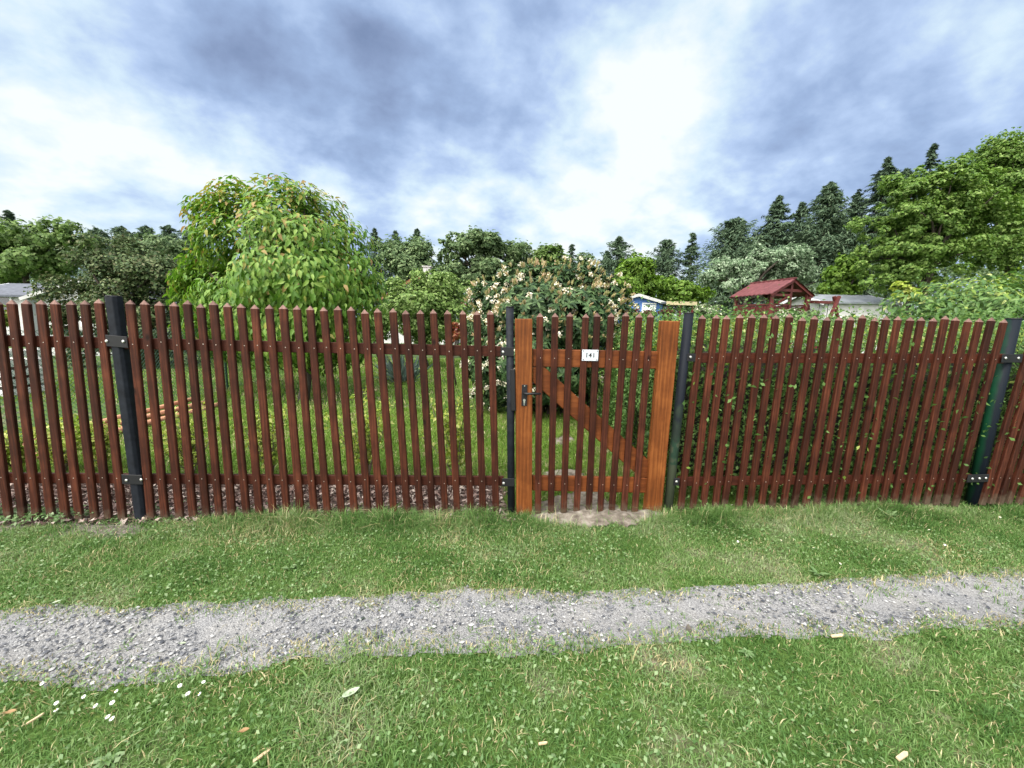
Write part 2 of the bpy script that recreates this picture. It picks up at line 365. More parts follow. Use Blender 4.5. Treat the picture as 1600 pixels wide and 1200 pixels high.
def sheet(name, xs, ys, keep, lift, mat, label):
    X, Y = np.meshgrid(xs, ys); nx, ny = len(xs), len(ys); k = keep(X, Y)
    Z = gh(X, Y) + lift(X, Y) if callable(lift) else gh(X, Y) + lift
    i = (np.arange(ny - 1)[:, None] * nx + np.arange(nx - 1)[None, :]).ravel()
    q = np.stack([i, i + 1, i + nx + 1, i + nx], -1); kk = k.ravel()
    q = q[kk[q].all(1)]
    u, inv = np.unique(q, return_inverse=True)
    o = raw_mesh(name, np.stack([X, Y, Z], -1).reshape(-1, 3)[u], [(inv.reshape(-1, 4), 0)], mat, smooth=True)
    return tag(o, label, None, None, 'structure')
def gravel_mat():
    m, nt, out = new_mat('gravel'); L = nt.links.new
    tc = nd(nt, 'ShaderNodeTexCoord')
    v = nd(nt, 'ShaderNodeTexVoronoi', Scale=130.0); v2 = nd(nt, 'ShaderNodeTexVoronoi', Scale=260.0); n = nd(nt, 'ShaderNodeTexNoise', Scale=4.0, Detail=6.0, Roughness=.7)
    for k in (v, v2, n): L(tc.outputs['Object'], k.inputs['Vector'])
    s = nd(nt, 'ShaderNodeSeparateColor'); L(v2.outputs['Color'], s.inputs[0])
    r = ramp(nt, [(.0, (.055, .058, .066)), (.5, (.165, .168, .18)), (1, (.31, .31, .315))]); L(s.outputs[0], r.inputs[0])
    d = ramp(nt, [(.35, (.235, .225, .21)), (.65, (.15, .152, .16))]); L(n.outputs['Fac'], d.inputs[0])
    mx = nd(nt, 'ShaderNodeMix', data_type='RGBA'); mx.inputs[0].default_value = .55; L(d.outputs[0], mx.inputs[6]); L(r.outputs[0], mx.inputs[7])
    p = nd(nt, 'ShaderNodeBsdfPrincipled', Roughness=.9); p.inputs['Specular IOR Level'].default_value = .2; L(mx.outputs[2], p.inputs['Base Color'])
    b = nd(nt, 'ShaderNodeBump', Strength=.8, Distance=.006, invert=True); L(v.outputs['Distance'], b.inputs['Height']); L(b.outputs[0], p.inputs['Normal'])
    L(p.outputs[0], out.inputs[0]); return m
sheet('path', np.arange(-5.2, 5.4, .015), np.arange(.9, 3.2, .01), lambda x, y: path_in(x, y) > -.07, .004, gravel_mat(), 'narrow grey gravel track through the grass')
M_EARTH = noise_mat('bare_earth', [(.3, (.06, .05, .04)), (.5, (.14, .12, .1)), (.72, (.26, .235, .205))], 16, 7, .95, bump=.5, spec=.1)
sheet('bare_earth', np.arange(-.4, 1.6, .008), np.arange(2.2, 3.0, .008), lambda x, y: sill_in(x, y) > 0,
      lambda x, y: .004 + .03 * np.clip(sill_in(x, y) * 9, 0, 1) + .045 * (fbm(x, y, 9, 71, 5) - .5), M_EARTH, 'worn pale earth step under the gate')
sheet('garden_path', np.arange(-.6, 1.8, .015), np.arange(2.72, 8, .015), lambda x, y: trod_in(x, y) > 0, .006, M_EARTH, 'trodden earth patches leading from the gate')
M_MULCH_BED = noise_mat('mulch_soil', [(.3, (.03, .02, .017)), (.7, (.11, .075, .065))], 30, 6, .95, bump=.6)
sheet('mulch_bed', np.arange(-5.5, .3, .04), np.arange(1.9, 3.6, .04), lambda x, y: mulch_in(x, y) > -.02, .006, M_MULCH_BED, 'dark soil bed under bark mulch behind the fence')

# gravel stones
def scatter(n, x0, x1, y0, y1): return rng.uniform(x0, x1, n), rng.uniform(y0, y1, n)
def in_view(x, y, z=0.0, m=60):
    p = np.stack([x, y, np.full_like(x, z)], -1) - CAM
    d = p @ fw; u = 800 + F * (p @ RT) / d; v = 600 - F * (p @ UP) / d
    return (d > .1) & (u > -m - 140) & (u < 1740 + m) & (v < 1200 + m * 3)
x, y = scatter(90000, -4.6, 4.8, 1.0, 2.9)
k = (path_in(x, y) > -.06 + .05 * rng.random(len(x))) & in_view(x, y) & (rng.random(len(x)) < .25 + .75 * (fbm(x, y, 2.5, 81) > .5)); x, y = x[k], y[k]
n = len(x); sz = rng.gamma(2.0, .0017, n) + .0022; sz = np.minimum(sz, .012)
oct_ = np.array([[1, 0, 0], [0, 1, 0], [-1, 0, 0], [0, -1, 0], [0, 0, .6], [0, 0, -.5]], float)
V = oct_[None] * (1 + .55 * (rng.random((n, 6, 1)) - .5)) + .25 * (rng.random((n, 6, 3)) - .5)
an = rng.uniform(0, 6.28, n); c, s = np.cos(an)[:, None], np.sin(an)[:, None]
V = np.stack([V[..., 0] * c - V[..., 1] * s * .7, V[..., 0] * s + V[..., 1] * c * .7, V[..., 2]], -1) * sz[:, None, None]
V += np.stack([x, y, gh(x, y) + .008 + sz * .2], -1)[:, None, :]
ft = np.array([[0, 1, 4], [1, 2, 4], [2, 3, 4], [3, 0, 4]])
fs = (np.arange(n)[:, None, None] * 6 + ft[None]).reshape(-1, 3)
M_STONE = leaf_mat('gravel_stone', [(.04, .044, .054), (.08, .085, .098), (.14, .144, .157), (.2, .203, .214), (.32, .32, .32)], 0, .85, .15)
tag(raw_mesh('gravel', V.reshape(-1, 3), [(fs, 0)], M_STONE), 'loose grey gravel on the track', None, None, 'stuff')

# bark mulch chips
x, y = scatter(60000, -5.4, .2, 2.0, 3.5); k = (mulch_in(x, y) > -.01); x, y = x[k], y[k]; n = len(x)
if n > 15000: x, y, n = x[:15000], y[:15000], 15000
Nn = unit(np.array([0, 0, 1.0]) + .55 * rng.normal(size=(n, 3)))
L_ = rng.uniform(.015, .06, n); V, q = leaves_rhomb(np.stack([x, y, gh(x, y) + .012 + rng.random(n) * .018], -1), Nn, L_, L_ * rng.uniform(.25, .5, n), fold=.03)
M_CHIP = leaf_mat('bark_chip', [(.05, .03, .026), (.11, .068, .06), (.18, .12, .105), (.26, .19, .17), (.42, .35, .31)], 0, .85, .15)
tag(raw_mesh('bark_mulch', V, [(q, 0)], M_CHIP), 'reddish brown bark mulch behind the pickets', None, None, 'stuff')

# ------------------------------------------------------------------ grass
def blades(x, y, hgt, wid, lean=.55, zoff=0.0):
    n = len(x); a = rng.uniform(0, 6.283, n); d = np.stack([np.cos(a), np.sin(a), np.zeros(n)], -1)
    b = np.stack([-np.sin(a), np.cos(a), np.zeros(n)], -1); tw = rng.normal(0, .5, n)[:, None]; b = unit(b + d * tw)
    P = np.stack([x, y, gh(x, y) + zoff], -1); up = np.array([0, 0, 1.0]); h = hgt[:, None]; w = wid[:, None] / 2
    l = (lean * rng.gamma(2, .5, n))[:, None]
    mid = P + up * h * .6 + d * h * l * .35; tip = P + up * h * (1.05 - .35 * np.minimum(l, 1.6)) + d * h * l
    V = np.stack([P - b * w, P + b * w, mid + b * w * .8, mid - b * w * .8, tip], 1).reshape(-1, 3)
    i = np.arange(n)[:, None] * 5
    return V, i + np.array([0, 1, 2, 3]), i + np.array([3, 2, 4])
M_GRASS = leaf_mat('grass_blade', [(.042, .098, .022), (.07, .145, .036), (.105, .19, .052), (.155, .235, .085), (.25, .29, .165)], .3, .5, .15, patch=2.2)
M_LAWN = leaf_mat('lawn_blade', [(.068, .135, .02), (.105, .19, .03), (.145, .235, .042), (.2, .275, .065)], .3, .5, .12, patch=1.2)
M_GRASS_DRY = leaf_mat('dry_grass_blade', [(.2, .18, .08), (.33, .29, .15), (.45, .4, .24)], .25, .6, .2)
def lawn(name, n, x0, x1, y0, y1, keep, hh, ww, label, dens=None, lean=.6, mat=None):
    x, y = scatter(n, x0, x1, y0, y1); k = in_view(x, y); x, y = x[k], y[k]
    if dens is not None: k = rng.random(len(x)) < dens(x, y); x, y = x[k], y[k]
    k = keep(x, y); x, y = x[k], y[k]; n = len(x)
    h = hh(x, y) * rng.uniform(.55, 1.25, n); w = ww(x, y) * rng.uniform(.6, 1.3, n) * np.where(rng.random(n) < .1, 1.7, 1)
    V, q, t = blades(x, y, h, w, lean)
    dry = (rng.random(n) < .07 + 1.3 * np.clip(fbm(x, y, 2.2, 91) - .55, 0, 1) + .4 * np.exp(-(path_in(x, y) / .05) ** 2)).astype(int)
    return tag(raw_mesh(name, V, [(q, dry), (t, dry)], [mat or M_GRASS, M_GRASS_DRY]), label, None, None, 'stuff')
def near_fence(x, y): return np.exp(-(np.abs(fence_n(x, y) + .06) / .12) ** 2)
def hh_front(x, y):
    v = .013 + .016 * fbm(x, y, 3.5, 101) + .05 * np.clip(fbm(x, y, 1.6, 103) - .5, 0, 1) + .05 * np.clip(fbm(x, y, 11, 107, 2) - .62, 0, 1)
    s = fence_s(x, y)
    return v + near_fence(x, y) * (.01 + .15 * fbm(x, y, 5, 105) ** 1.6 * np.clip((s - FP(260, 815)[0]) * 1.5, 0, 1)) * (np.abs(sill_in(x, y)) > .02)
def keep_front(x, y):
    p = path_in(x, y)
    e = (rng.random(len(x)) < np.clip((.03 - p) / .075 + 1.6 * (fbm(x, y, 16, 112, 3) - .5), 0, 1)) & (p < .05) | ((p < .1) & (rng.random(len(x)) < .75 * np.clip(1 - p / .1, 0, 1) * np.clip(fbm(x, y, 13, 109, 3) * 3.2 - 1.25, 0, 1))) | ((fbm(x, y, 24, 108, 2) > .66) & (fbm(x, y, 3, 110, 2) > .45) & (rng.random(len(x)) < .35))
    so = soil_in(x, y)
    return e & (fence_n(x, y) < .07) & ~((sill_in(x, y) > rng.uniform(-.01, .035, len(x))) & (rng.random(len(x)) < .985)) & ~((so > rng.uniform(-.03, .07, len(x))) & (rng.random(len(x)) < .85)) & ~((mulch_in(x, y) > .05))
def dens_front(x, y):
    d = np.clip(1.25 - 1.9 * np.clip(fbm(x, y, 2.2, 91) - .5, 0, 1) - .4 * np.clip(fbm(x, y, 9, 93) - .5, 0, 1), .2, 1)
    return d * np.clip(.6 + np.clip(-path_in(x, y) * 6, 0, 1), 0, 1)
lawn('grass', 420000, -4.4, 4.9, .85, 3.25, keep_front, hh_front, lambda x, y: np.full(len(x), .0032), 'short mown grass in front of the fence along the gravel track', dens_front, .9)
def keep_back(x, y):
    return (fence_n(x, y) > .03) & (mulch_in(x, y) < -.02) & ((trod_in(x, y) < .01) | (rng.random(len(x)) < .06))
def keep_near_back(x, y): return keep_back(x, y) & (y < 6)
lawn('lawn_grass', 190000, -5.0, 1.9, 2.6, 6.0, keep_back, lambda x, y: .035 + .04 * fbm(x, y, 2, 111), lambda x, y: .0035 + .0012 * (y - 2.6), 'green garden lawn behind the fence', None, .7, M_LAWN)
x0 = 110000
lawn('far_lawn_grass', x0, -10, 7, 6.0, 15, lambda x, y: np.ones(len(x), bool), lambda x, y: .05 + .04 * fbm(x, y, 1, 113), lambda x, y: .009 + .0012 * (y - 6), 'garden lawn farther back between the shrubs', None, .7, M_LAWN)
# small broad leaves among the grass
x, y = scatter(24000, -4.3, 4.8, .9, 2.7); k = in_view(x, y) & (path_in(x, y) < -.03) & (fbm(x, y, 2.0, 121) > .46) & (sill_in(x, y) < 0); x, y = x[k], y[k]; n = len(x)
V, q = leaves_rhomb(np.stack([x, y, gh(x, y) + .012 + .02 * rng.random(n)], -1), unit(np.array([0, 0, 1.0]) + .4 * rng.normal(size=(n, 3))), rng.uniform(.008, .022, n), rng.uniform(.007, .014, n), fold=.1)
M_CLOVER = leaf_mat('clover_leaf', [(.07, .14, .04), (.11, .19, .065), (.18, .25, .12)], .25, .45, .35)
tag(raw_mesh('clover', V, [(q, 0)], M_CLOVER), 'small clover leaves among the grass', None, None, 'stuff')
# weeds along the left foot of the fence
sL = FP(230, 815)[0]
ss = rng.uniform(-4.2, sL, 2000); nn = rng.normal(.03, .05, 2000); x = ss * FU[0] + nn * FN[0]; y = FD + ss * FU[1] + nn * FN[1]
k = fbm(x, y, 2.3, 131) > .52; x, y = x[k], y[k]; n = len(x)
V, q = leaves_rhomb(np.stack([x, y, gh(x, y) + .015 + .06 * rng.random(n)], -1), unit(np.array([0, -.3, .8]) + .5 * rng.normal(size=(n, 3))), rng.uniform(.014, .034, n), rng.uniform(.009, .02, n))
tag(raw_mesh('ground_weeds', V, [(q, 0)], M_CLOVER), 'low green weeds under the left fence panel', None, None, 'stuff')
# ------------------------------------------------------------------ fence
def lin(tab, x): return float(np.interp(x, [a for a, _ in tab], [b for _, b in tab]))
TOPY = [(-280, 461), (-120, 464), (14, 467), (151, 467), (200, 468), (290, 471), (374, 473), (526, 478), (613, 483), (766, 484), (844, 488), (1000, 488), (1099, 491), (1257, 493), (1371, 494), (1497, 495), (1573, 498), (1760, 503)]
BOTY = [(-120, 815), (58, 816), (200, 817), (400, 816), (770, 809), (1065, 801), (1494, 790), (1760, 785)]
def plane_tf(s, n, z): return FW(s, n, z)
def picket(parent, top, bot, w=.046, n0=0.0, d=.021, rails=(), tip=.028, round_end=False):
    (s1, z1), (s0, z0) = top, bot; L = math.hypot(s1 - s0, z1 - z0); wx, wz = (s1 - s0) / L, (z1 - z0) / L
    mb = MB()
    def q(a, n, t): return FW(s0 + wx * t + wz * a, n0 + n, z0 + wz * t - wx * a)
    h = w / 2; b = .003
    sec = [(-h, b), (-h + b * 1.6, 0), (h - b * 1.6, 0), (h, b), (h, d), (-h, d)]
    k = len(sec); e = .014 if round_end else 0
    rows = [(0, .72 if round_end else 1), (.006, .9 if round_end else 1), (.014, 1), (L * .33, 1), (L * .66, 1), (L - tip, 1)]
    bow = rng.normal(0, .0025)
    V = []
    for t, f in rows:
        bx = bow * math.sin(math.pi * t / L)
        V += [q(a * f + bx, n, t) for a, n in sec]
    fs = [(i * k + j, i * k + (j + 1) % k, (i + 1) * k + (j + 1) % k, (i + 1) * k + j) for i in range(len(rows) - 1) for j in range(k)]
    mb.add(V, fs + [tuple(range(k))], 0)
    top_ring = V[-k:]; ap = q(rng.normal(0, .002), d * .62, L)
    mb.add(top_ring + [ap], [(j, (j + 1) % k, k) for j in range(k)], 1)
    for zr in rails:
        t = (zr - z0) / wz; c = rng.normal(0, .003); r = .0032
        ring = [q(c + r * math.cos(x), -.0012, t + r * math.sin(x)) for x in np.linspace(0, 2 * math.pi, 7)[:-1]]
        ring2 = [q(c + r * math.cos(x), .002, t + r * math.sin(x)) for x in np.linspace(0, 2 * math.pi, 7)[:-1]]
        mb.add(ring + ring2, [tuple(range(6))] + [(i, (i + 1) % 6, 6 + (i + 1) % 6, 6 + i) for i in range(6)], 2)
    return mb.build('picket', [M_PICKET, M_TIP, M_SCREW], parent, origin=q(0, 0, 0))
M_SCREW = plain('screw_head', (.42, .36, .32), .4, metal=.6)

def rail(parent, name, a, b, hgt, n0=.0215, n1=.045, mat=None, drop=0):
    """a, b: pixel ends of the rail's centre line"""
    (s0, z0), (s1, z1) = FP(*a, n0), FP(*b, n0); mb = MB()
    mb.prism([(s0, z0 - hgt / 2), (s1, z1 - hgt / 2), (s1, z1 + hgt / 2), (s0, z0 + hgt / 2)], n0, n1, plane_tf)
    return mb.build(name, mat or M_RAIL, parent, origin=FW((s0 + s1) / 2, n0, (z0 + z1) / 2), bevel=.003)
def panel(label, tops, bots, r1, r2, anchor):
    s, _ = FP(*anchor); root = empty('picket_fence', FW(s, .02, 0), label, 'fence', 'picket fence panels between the black posts')
    rail(root, 'rail', r1[0], r1[1], .071); rail(root, 'rail', r2[0], r2[1], .068)
    for (tx, bx) in zip(tops, bots):
        j = rng.normal(0, 1.3); top = FP(tx, lin(TOPY, tx) + j); bot = FP(bx, lin(BOTY, bx) + rng.normal(0, 1.5))
        z1 = FP(tx, lin(R1Y, tx))[1]; z2 = FP(bx, lin(R2Y, bx))[1]
        picket(root, top, bot, .0455 * rng.uniform(.96, 1.05), rails=(z1 + rng.normal(0, .006), z2 + rng.normal(0, .006)))
    return root
R1Y = [(-290, 526), (-120, 530), (0, 532.5), (400, 541), (765, 548.5), (1000, 558), (1100, 559.5), (1564, 560.5), (1760, 561)]
R2Y = [(-120, 746), (17, 747), (385, 750), (765, 752), (1078, 753), (1480, 748), (1760, 744)]
def rp(tab, a, b): return ((a, lin(tab, a)), (b, lin(tab, b)))
LT = [-262, -239, -216, -193, -170, -147, -124, -101, -78, -55, -32, -9, 14, 36.8, 60, 82, 107, 129, 151]; LB = [t + 48 - i * .5 for i, t in enumerate(LT)]
panel('leftmost brown picket panel, cut off by the left edge of the photo', LT, LB, rp(R1Y, -285, 182), rp(R2Y, -250, 212), (40, 816))
MT = [200, 223, 246, 269, 290, 311, 331, 353, 374.5, 396, 418.5, 440.6, 462, 483, 504, 526, 547, 569, 589, 613, 633, 656, 676.5, 699, 723, 745, 766]
MBt = [235, 257, 280, 301, 322, 342, 362, 385, 405, 426, 448, 470, 491, 512, 534, 554, 575, 595, 616, 636.6, 657, 676, 696, 715, 736, 755, 775]
panel('longest brown picket panel left of the gate, in front of the bark mulch', MT, MBt, rp(R1Y, 186, 784), rp(R2Y, 222, 787), (500, 816))
RTp = [1060 + v * .35 for v in (113, 175, 222, 282, 337, 390, 443, 505, 562, 617, 673, 727, 779, 832, 888, 938, 991, 1046, 1096, 1150, 1203, 1250, 1306, 1357, 1411, 1466)]
RBp = [1060 + v * .35 for v in (12, 65, 112, 165, 205, 270, 320, 370, 418, 470, 518, 570, 620, 675, 715, 770, 815, 865, 912, 962, 1012, 1062, 1112, 1155, 1198, 1240)]
panel('brown picket panel right of the gate, standing against the hedge', RTp, RBp, rp(R1Y, 1086, 1570), rp(R2Y, 1060, 1518), (1300, 795))
FBp = [1537, 1551, 1564, 1578, 1594, 1610, 1626, 1642, 1658, 1674, 1690]; FTp = [b + 88 + i * 1.5 for i, b in enumerate(FBp)]
panel('brown picket panel cut off by the right edge beyond the green-black post', FTp, FBp, rp(R1Y, 1600, 1790), rp(R2Y, 1543, 1700), (1600, 790))

def bracket(post, a, b, n, h=.062, bolts=()):
    """flat steel strap between two pixels on the front of the rail"""
    (s0, z0), (s1, z1) = FP(*a, n), FP(*b, n); mb = MB()
    mb.prism([(s0, z0 - h / 2), (s1, z1 - h / 2), (s1, z1 + h / 2), (s0, z0 + h / 2)], n, n + .005, plane_tf)
    o = mb.build('bracket', M_BLACK, post, origin=FW((s0 + s1) / 2, n, (z0 + z1) / 2), bevel=.0015)
    for (px, py) in bolts:
        s, z = FP(px, py, n); bb = MB()
        bb.tube([FW(s, n, z), FW(s, n - .004, z), FW(s, n - .0075, z)], [.0095, .0095, .005], 10)
        bb.build('bolt', M_STEEL, o, origin=FW(s, n, z))
def post(label, top, bot, r, n, mat, square=False, flat=1.0, cap=True):
    (s1, z1), (s0, z0) = FP(*top, n), FP(*bot, n)
    dz = .06; s0 += (s0 - s1) / (z1 - z0) * dz; z0 -= dz
    root = empty('fence_post', FW(s0, n, z0), label, 'post', 'black steel posts of the fence')
    mb = MB()
    if square:
        c = r * .45; sec = [(-r, -r + c), (-r + c, -r), (r - c, -r), (r, -r + c), (r, r - c), (r - c, r), (-r + c, r), (-r, r - c)]
        V = [FW(s0 + a, n + b * flat, z0) for a, b in sec] + [FW(s1 + a, n + b * flat, z1) for a, b in sec]
        mb.add(V, [(i, (i + 1) % 8, 8 + (i + 1) % 8, 8 + i) for i in range(8)] + [tuple(range(8)), tuple(range(8, 16))])
        mb.build('tube', mat, root, origin=FW(s0, n, z0), bevel=.003)
    else:
        mb.tube([FW(s0, n, z0), FW((s0 + s1) / 2, n, (z0 + z1) / 2), FW(s1, n, z1)], r, 20)
        mb.build('tube', mat, root, origin=FW(s0, n, z0))
    cp = MB(); cp.tube([FW(s1, n, z1 - .004), FW(s1, n, z1 + .004)], r * 1.03, 16); cp.build('cap', M_BLACK, root, origin=FW(s1, n, z1))
    return root
p1 = post('square black steel post between the two left fence panels', (177.5, 463), (226, 828), .036, .036, M_POST, True)
bracket(p1, (165, 532), (199, 535), -.006, .07, [(167, 533), (193, 533.5)])
bracket(p1, (190, 749), (222, 750), -.006, .065, [(198, 750.5), (221, 749.5)])
p2 = post('slim round black post on the latch side of the gate', (796.5, 480), (799, 806), .026, .03, M_POST)
bracket(p2, (782, 549), (803, 550), -.001, .058, [(786, 550)]); bracket(p2, (784, 754), (804, 754), -.001, .058, [(787, 755)])
lb = MB(); (sa, za), (sb, zb) = FP(801.5, 577, -.005), FP(803, 642, -.005)
lb.prism([(sb - .019, zb), (sb + .013, zb), (sa + .013, za), (sa - .019, za)], -.012, .05, plane_tf)
lb.build('lock_box', M_BLACK, p2, origin=FW(sa, 0, zb), bevel=.004)
p3 = post('round post on the hinge side of the gate, algae green near the ground', (1076.5, 489.5), (1042.5, 806), .031, .035, M_POST_WORN)
bracket(p3, (1074, 558.5), (1087, 559), -.002, .055, [(1079, 558)]); bracket(p3, (1053, 753), (1062, 753), -.002, .055, [(1057, 752.5)])
p4 = post('black post with a green flank near the right edge', (1584, 498), (1517, 790), .04, .06, M_POST_GREEN)
bracket(p4, (1566, 560), (1598, 560), .0, .062, [(1571, 559.5), (1591, 559.5)]); bracket(p4, (1512, 748), (1545, 747), .0, .062, [(1519, 748), (1530, 747.5), (1540, 747)])

# ------------------------------------------------------------------ gate
gs, gz = FP(930, 812)
gate = empty('garden_gate', FW(gs, .02, 0), 'orange brown wooden picket gate with a diagonal brace and black handle', 'gate')
def board(name, poly_px, n0, n1, mat, parent, bevel=.004):
    poly = [FP(px, py, n0) for px, py in poly_px]; mb = MB(); mb.prism(poly, n0, n1, plane_tf)
    return mb.build(name, mat, parent, origin=FW(poly[0][0], n0, min(p[1] for p in poly)), bevel=bevel)
board('stile', [(807.5, 815), (831.5, 815), (832, 498), (805, 498)], -.006, .05, M_STILE, gate)
board('stile', [(1008, 808), (1033.5, 808), (1063, 502), (1035, 501)], -.006, .05, M_STILE, gate)
board('rail', [(832.5, 573), (1027, 576.5), (1030, 549), (832.5, 545.5)], .0215, .047, M_GRAIL, gate)
board('rail', [(832, 767), (1011, 770.5), (1013.5, 747), (832, 743.5)], .0215, .047, M_GRAIL, gate)
board('brace', [(832.5, 597), (1000, 746), (1013, 746), (1015.5, 721), (851, 574), (832.5, 574)], .0225, .046, M_GRAIL, gate)
GT = [844, 868, 891, 916, 934, 956, 979, 1000, 1018]; GB = [841, 861, 881, 901, 920, 938, 956, 975, 992]
for tx, bx in zip(GT, GB):
    tp = FP(tx, 488.5 + rng.normal(0, .6)); bt = FP(bx, 807 + rng.normal(0, .8))
    picket(gate, tp, bt, .0435, rails=(FP(tx, lin([(832, 559), (1030, 563)], tx))[1], FP(bx, lin([(832, 755), (1013, 759)], bx))[1]), round_end=True)
def on_board(px, py): return FP(px, py, -.006)
(s0, z0), (s1, z1) = on_board(814.5, 634), on_board(824, 601)
hp = MB(); hp.prism([(s0, z0), (s1, z0), (s1, z1), (s0, z1)], -.012, -.006, plane_tf)
plate = hp.build('lock_plate', M_BLACK, gate, origin=FW(s0, -.006, z0), bevel=.002)
sm, zl = (s0 + s1) / 2, on_board(819, 613.5)[1]
lv = MB(); pts = [FW(sm, -.01, zl), FW(sm, -.045, zl), FW(sm + .012, -.052, zl), FW(sm + .05, -.053, zl + .001), FW(sm + .105, -.05, zl + .001)]
lv.tube(pts, [.0095, .009, .0085, .008, .0075], 10); lv.build('lever', M_BLACK, plate, origin=FW(sm, -.01, zl))
ky = MB(); zk = on_board(819, 625)[1]; ky.tube([FW(sm, -.010, zk), FW(sm, -.0145, zk)], .0085, 14); ky.box(FW(sm, -.0125, zk - .013), (.009, .004, .02))
ky.build('lock_cylinder', M_STEEL, plate, origin=FW(sm, -.012, zk))
for zz in (z0 + .008, z1 - .008):
    b = MB(); b.tube([FW(sm, -.012, zz), FW(sm, -.0135, zz)], .004, 8); b.build('screw', M_STEEL, plate, origin=FW(sm, -.012, zz))
bl = MB(); zb2 = on_board(840, 603.5)[1]; bl.tube([FW(sm, .05, zb2), FW(sm, .09, zb2), FW(sm + .02, .098, zb2), FW(sm + .12, .096, zb2)], .008, 8)
bl.build('lever', M_BLACK, gate, origin=FW(sm, .05, zb2))

# number plate, screwed on the pickets
n = -.006; c = [FP(909.5, 564, n), FP(934.5, 564, n), FP(935, 546.5, n), FP(909.5, 546.5, n)]
sc, zc = (c[0][0] + c[2][0]) / 2, (c[0][1] + c[2][1]) / 2; hw, hh = .0555, .0375
sign = empty('number_plate', FW(sc, n, zc), 'small white number plate reading 141 on the gate', 'sign')
mb = MB(); mb.prism([(sc - hw, zc - hh), (sc + hw, zc - hh), (sc + hw, zc + hh), (sc - hw, zc + hh)], n, n + .0045, plane_tf)
mb.build('plate', M_PLATE, sign, origin=FW(sc, n, zc), bevel=.001)
cu = bpy.data.curves.new('digits', 'FONT'); cu.body = '141'; cu.size = .042; cu.offset = .0006; cu.align_x = 'CENTER'; cu.align_y = 'CENTER'; cu.extrude = .0008; cu.space_character = 1.15
to = bpy.data.objects.new('digit_source', cu); col.objects.link(to)
bpy.context.view_layer.update()
tm = bpy.data.meshes.new_from_object(to.evaluated_get(bpy.context.evaluated_depsgraph_get())); bpy.data.objects.remove(to)
tm.materials.clear(); tm.materials.append(M_DIGIT); dg = bpy.data.objects.new('digits', tm); col.objects.link(dg); dg.parent = sign
dg.matrix_local = Matrix.Translation(Vector([float(v) for v in -FN * .0012])) @ Matrix.Rotation(FA, 4, 'Z') @ Matrix.Rotation(R(90), 4, 'X')
for a in (-1, 1):
    for b in (-1, 1):
        k = MB(); P = FW(sc + a * (hw - .009), n, zc + b * (hh - .008)); k.tube([P + FN * .001, P - FN * .002], .0035, 8); k.build('screw', M_BLACK, sign, origin=P)

# ------------------------------------------------------------------ foliage tools
def ellipsoid_clumps(C, Rr, k, cr, inner=.35, flat=.8, topw=0.0):
    d = rdir(k); d[:, 2] = np.where(rng.random(k) < topw, np.abs(d[:, 2]), d[:, 2])
    rad = rng.uniform(inner, .92, k)[:, None] ** .7
    P = np.asarray(C) + d * rad * np.asarray(Rr); return P, cr * rng.uniform(.7, 1.35, k)
def foliage(P, r, n, flat=.75, C=None, up=.5, shell=.55):
    """n points in the clumps (P, r); returns positions and outward normals"""
    w = r ** 2; per = 11; m = max(1, n // per) + 1; i0 = rng.choice(len(P), m, p=w / w.sum()); d0 = rdir(m); rd0 = rng.random(m) ** .8
    k = np.repeat(np.arange(m), per)[:n]; i = i0[k]; d = unit(d0[k] + .24 * rng.normal(size=(n, 3)))
    rad = (shell + (1.05 - shell) * rd0[k] + rng.normal(0, .06, n))[:, None] * r[i][:, None]
    q = P[i] + d * rad * np.array([1, 1, flat])
    nrm = d * .6 + .35 * rdir(m)[k] + np.array([0, 0, up])
    if C is not None: nrm = nrm + unit(q - np.asarray(C)) * .5
    return q, unit(nrm + .4 * rng.normal(size=(n, 3)))
def limb_mesh(mb, base, P, trunk_r, hub, k=7, n=10, lean=.1):
    base = np.asarray(base, float); hub = np.asarray(hub, float)
    t = np.linspace(0, 1, 5)[:, None]; mid = base + (hub - base) * t + np.sin(t * 3.14) * rng.normal(0, lean, 3) * np.array([1, 1, 0])
    mb.tube(mid, trunk_r * np.linspace(1.15, .6, 5), k)
    for c in P[rng.permutation(len(P))[:n]]:
        a = mid[3] + (mid[4] - mid[3]) * rng.uniform(-.4, 1); t = np.linspace(0, 1, 5)[:, None]
        L = np.linalg.norm(c - a); l = a + (c - a) * t + np.sin(t * 3.14) * (rng.normal(0, .08 * L, 3) + np.array([0, 0, .06 * L]))
        mb.tube(l, trunk_r * np.linspace(.5, .1, 5), 5)
GM = {}
GM['mid'] = leaf_mat('mid_green_leaf', [(.06, .11, .026), (.09, .155, .038), (.12, .195, .052), (.16, .23, .075)], .25, .55, .2)
GM['forest'] = leaf_mat('forest_leaf', [(.062, .105, .046), (.095, .15, .064), (.13, .19, .083), (.17, .23, .11)], .25, .6, .15)
GM['yellow'] = leaf_mat('beech_leaf', [(.062, .122, .022), (.095, .172, .033), (.13, .215, .046), (.18, .26, .07)], .3, .5, .2)
GM['bright'] = leaf_mat('maple_leaf', [(.06, .12, .014), (.09, .17, .02), (.12, .21, .03), (.16, .25, .045)], .3, .5, .2)
GM['spruce'] = leaf_mat('spruce_needle', [(.044, .075, .048), (.068, .11, .066), (.098, .148, .086)], 0, .7, .15)
GM['larch'] = leaf_mat('larch_needle', [(.052, .09, .054), (.076, .12, .07), (.108, .156, .09)], .15, .7, .15)
GM['dark'] = leaf_mat('dark_shrub_leaf', [(.03, .055, .022), (.048, .08, .03), (.07, .11, .04), (.1, .14, .055), (.14, .175, .08), (.11, .11, .055)], .15, .5, .15)
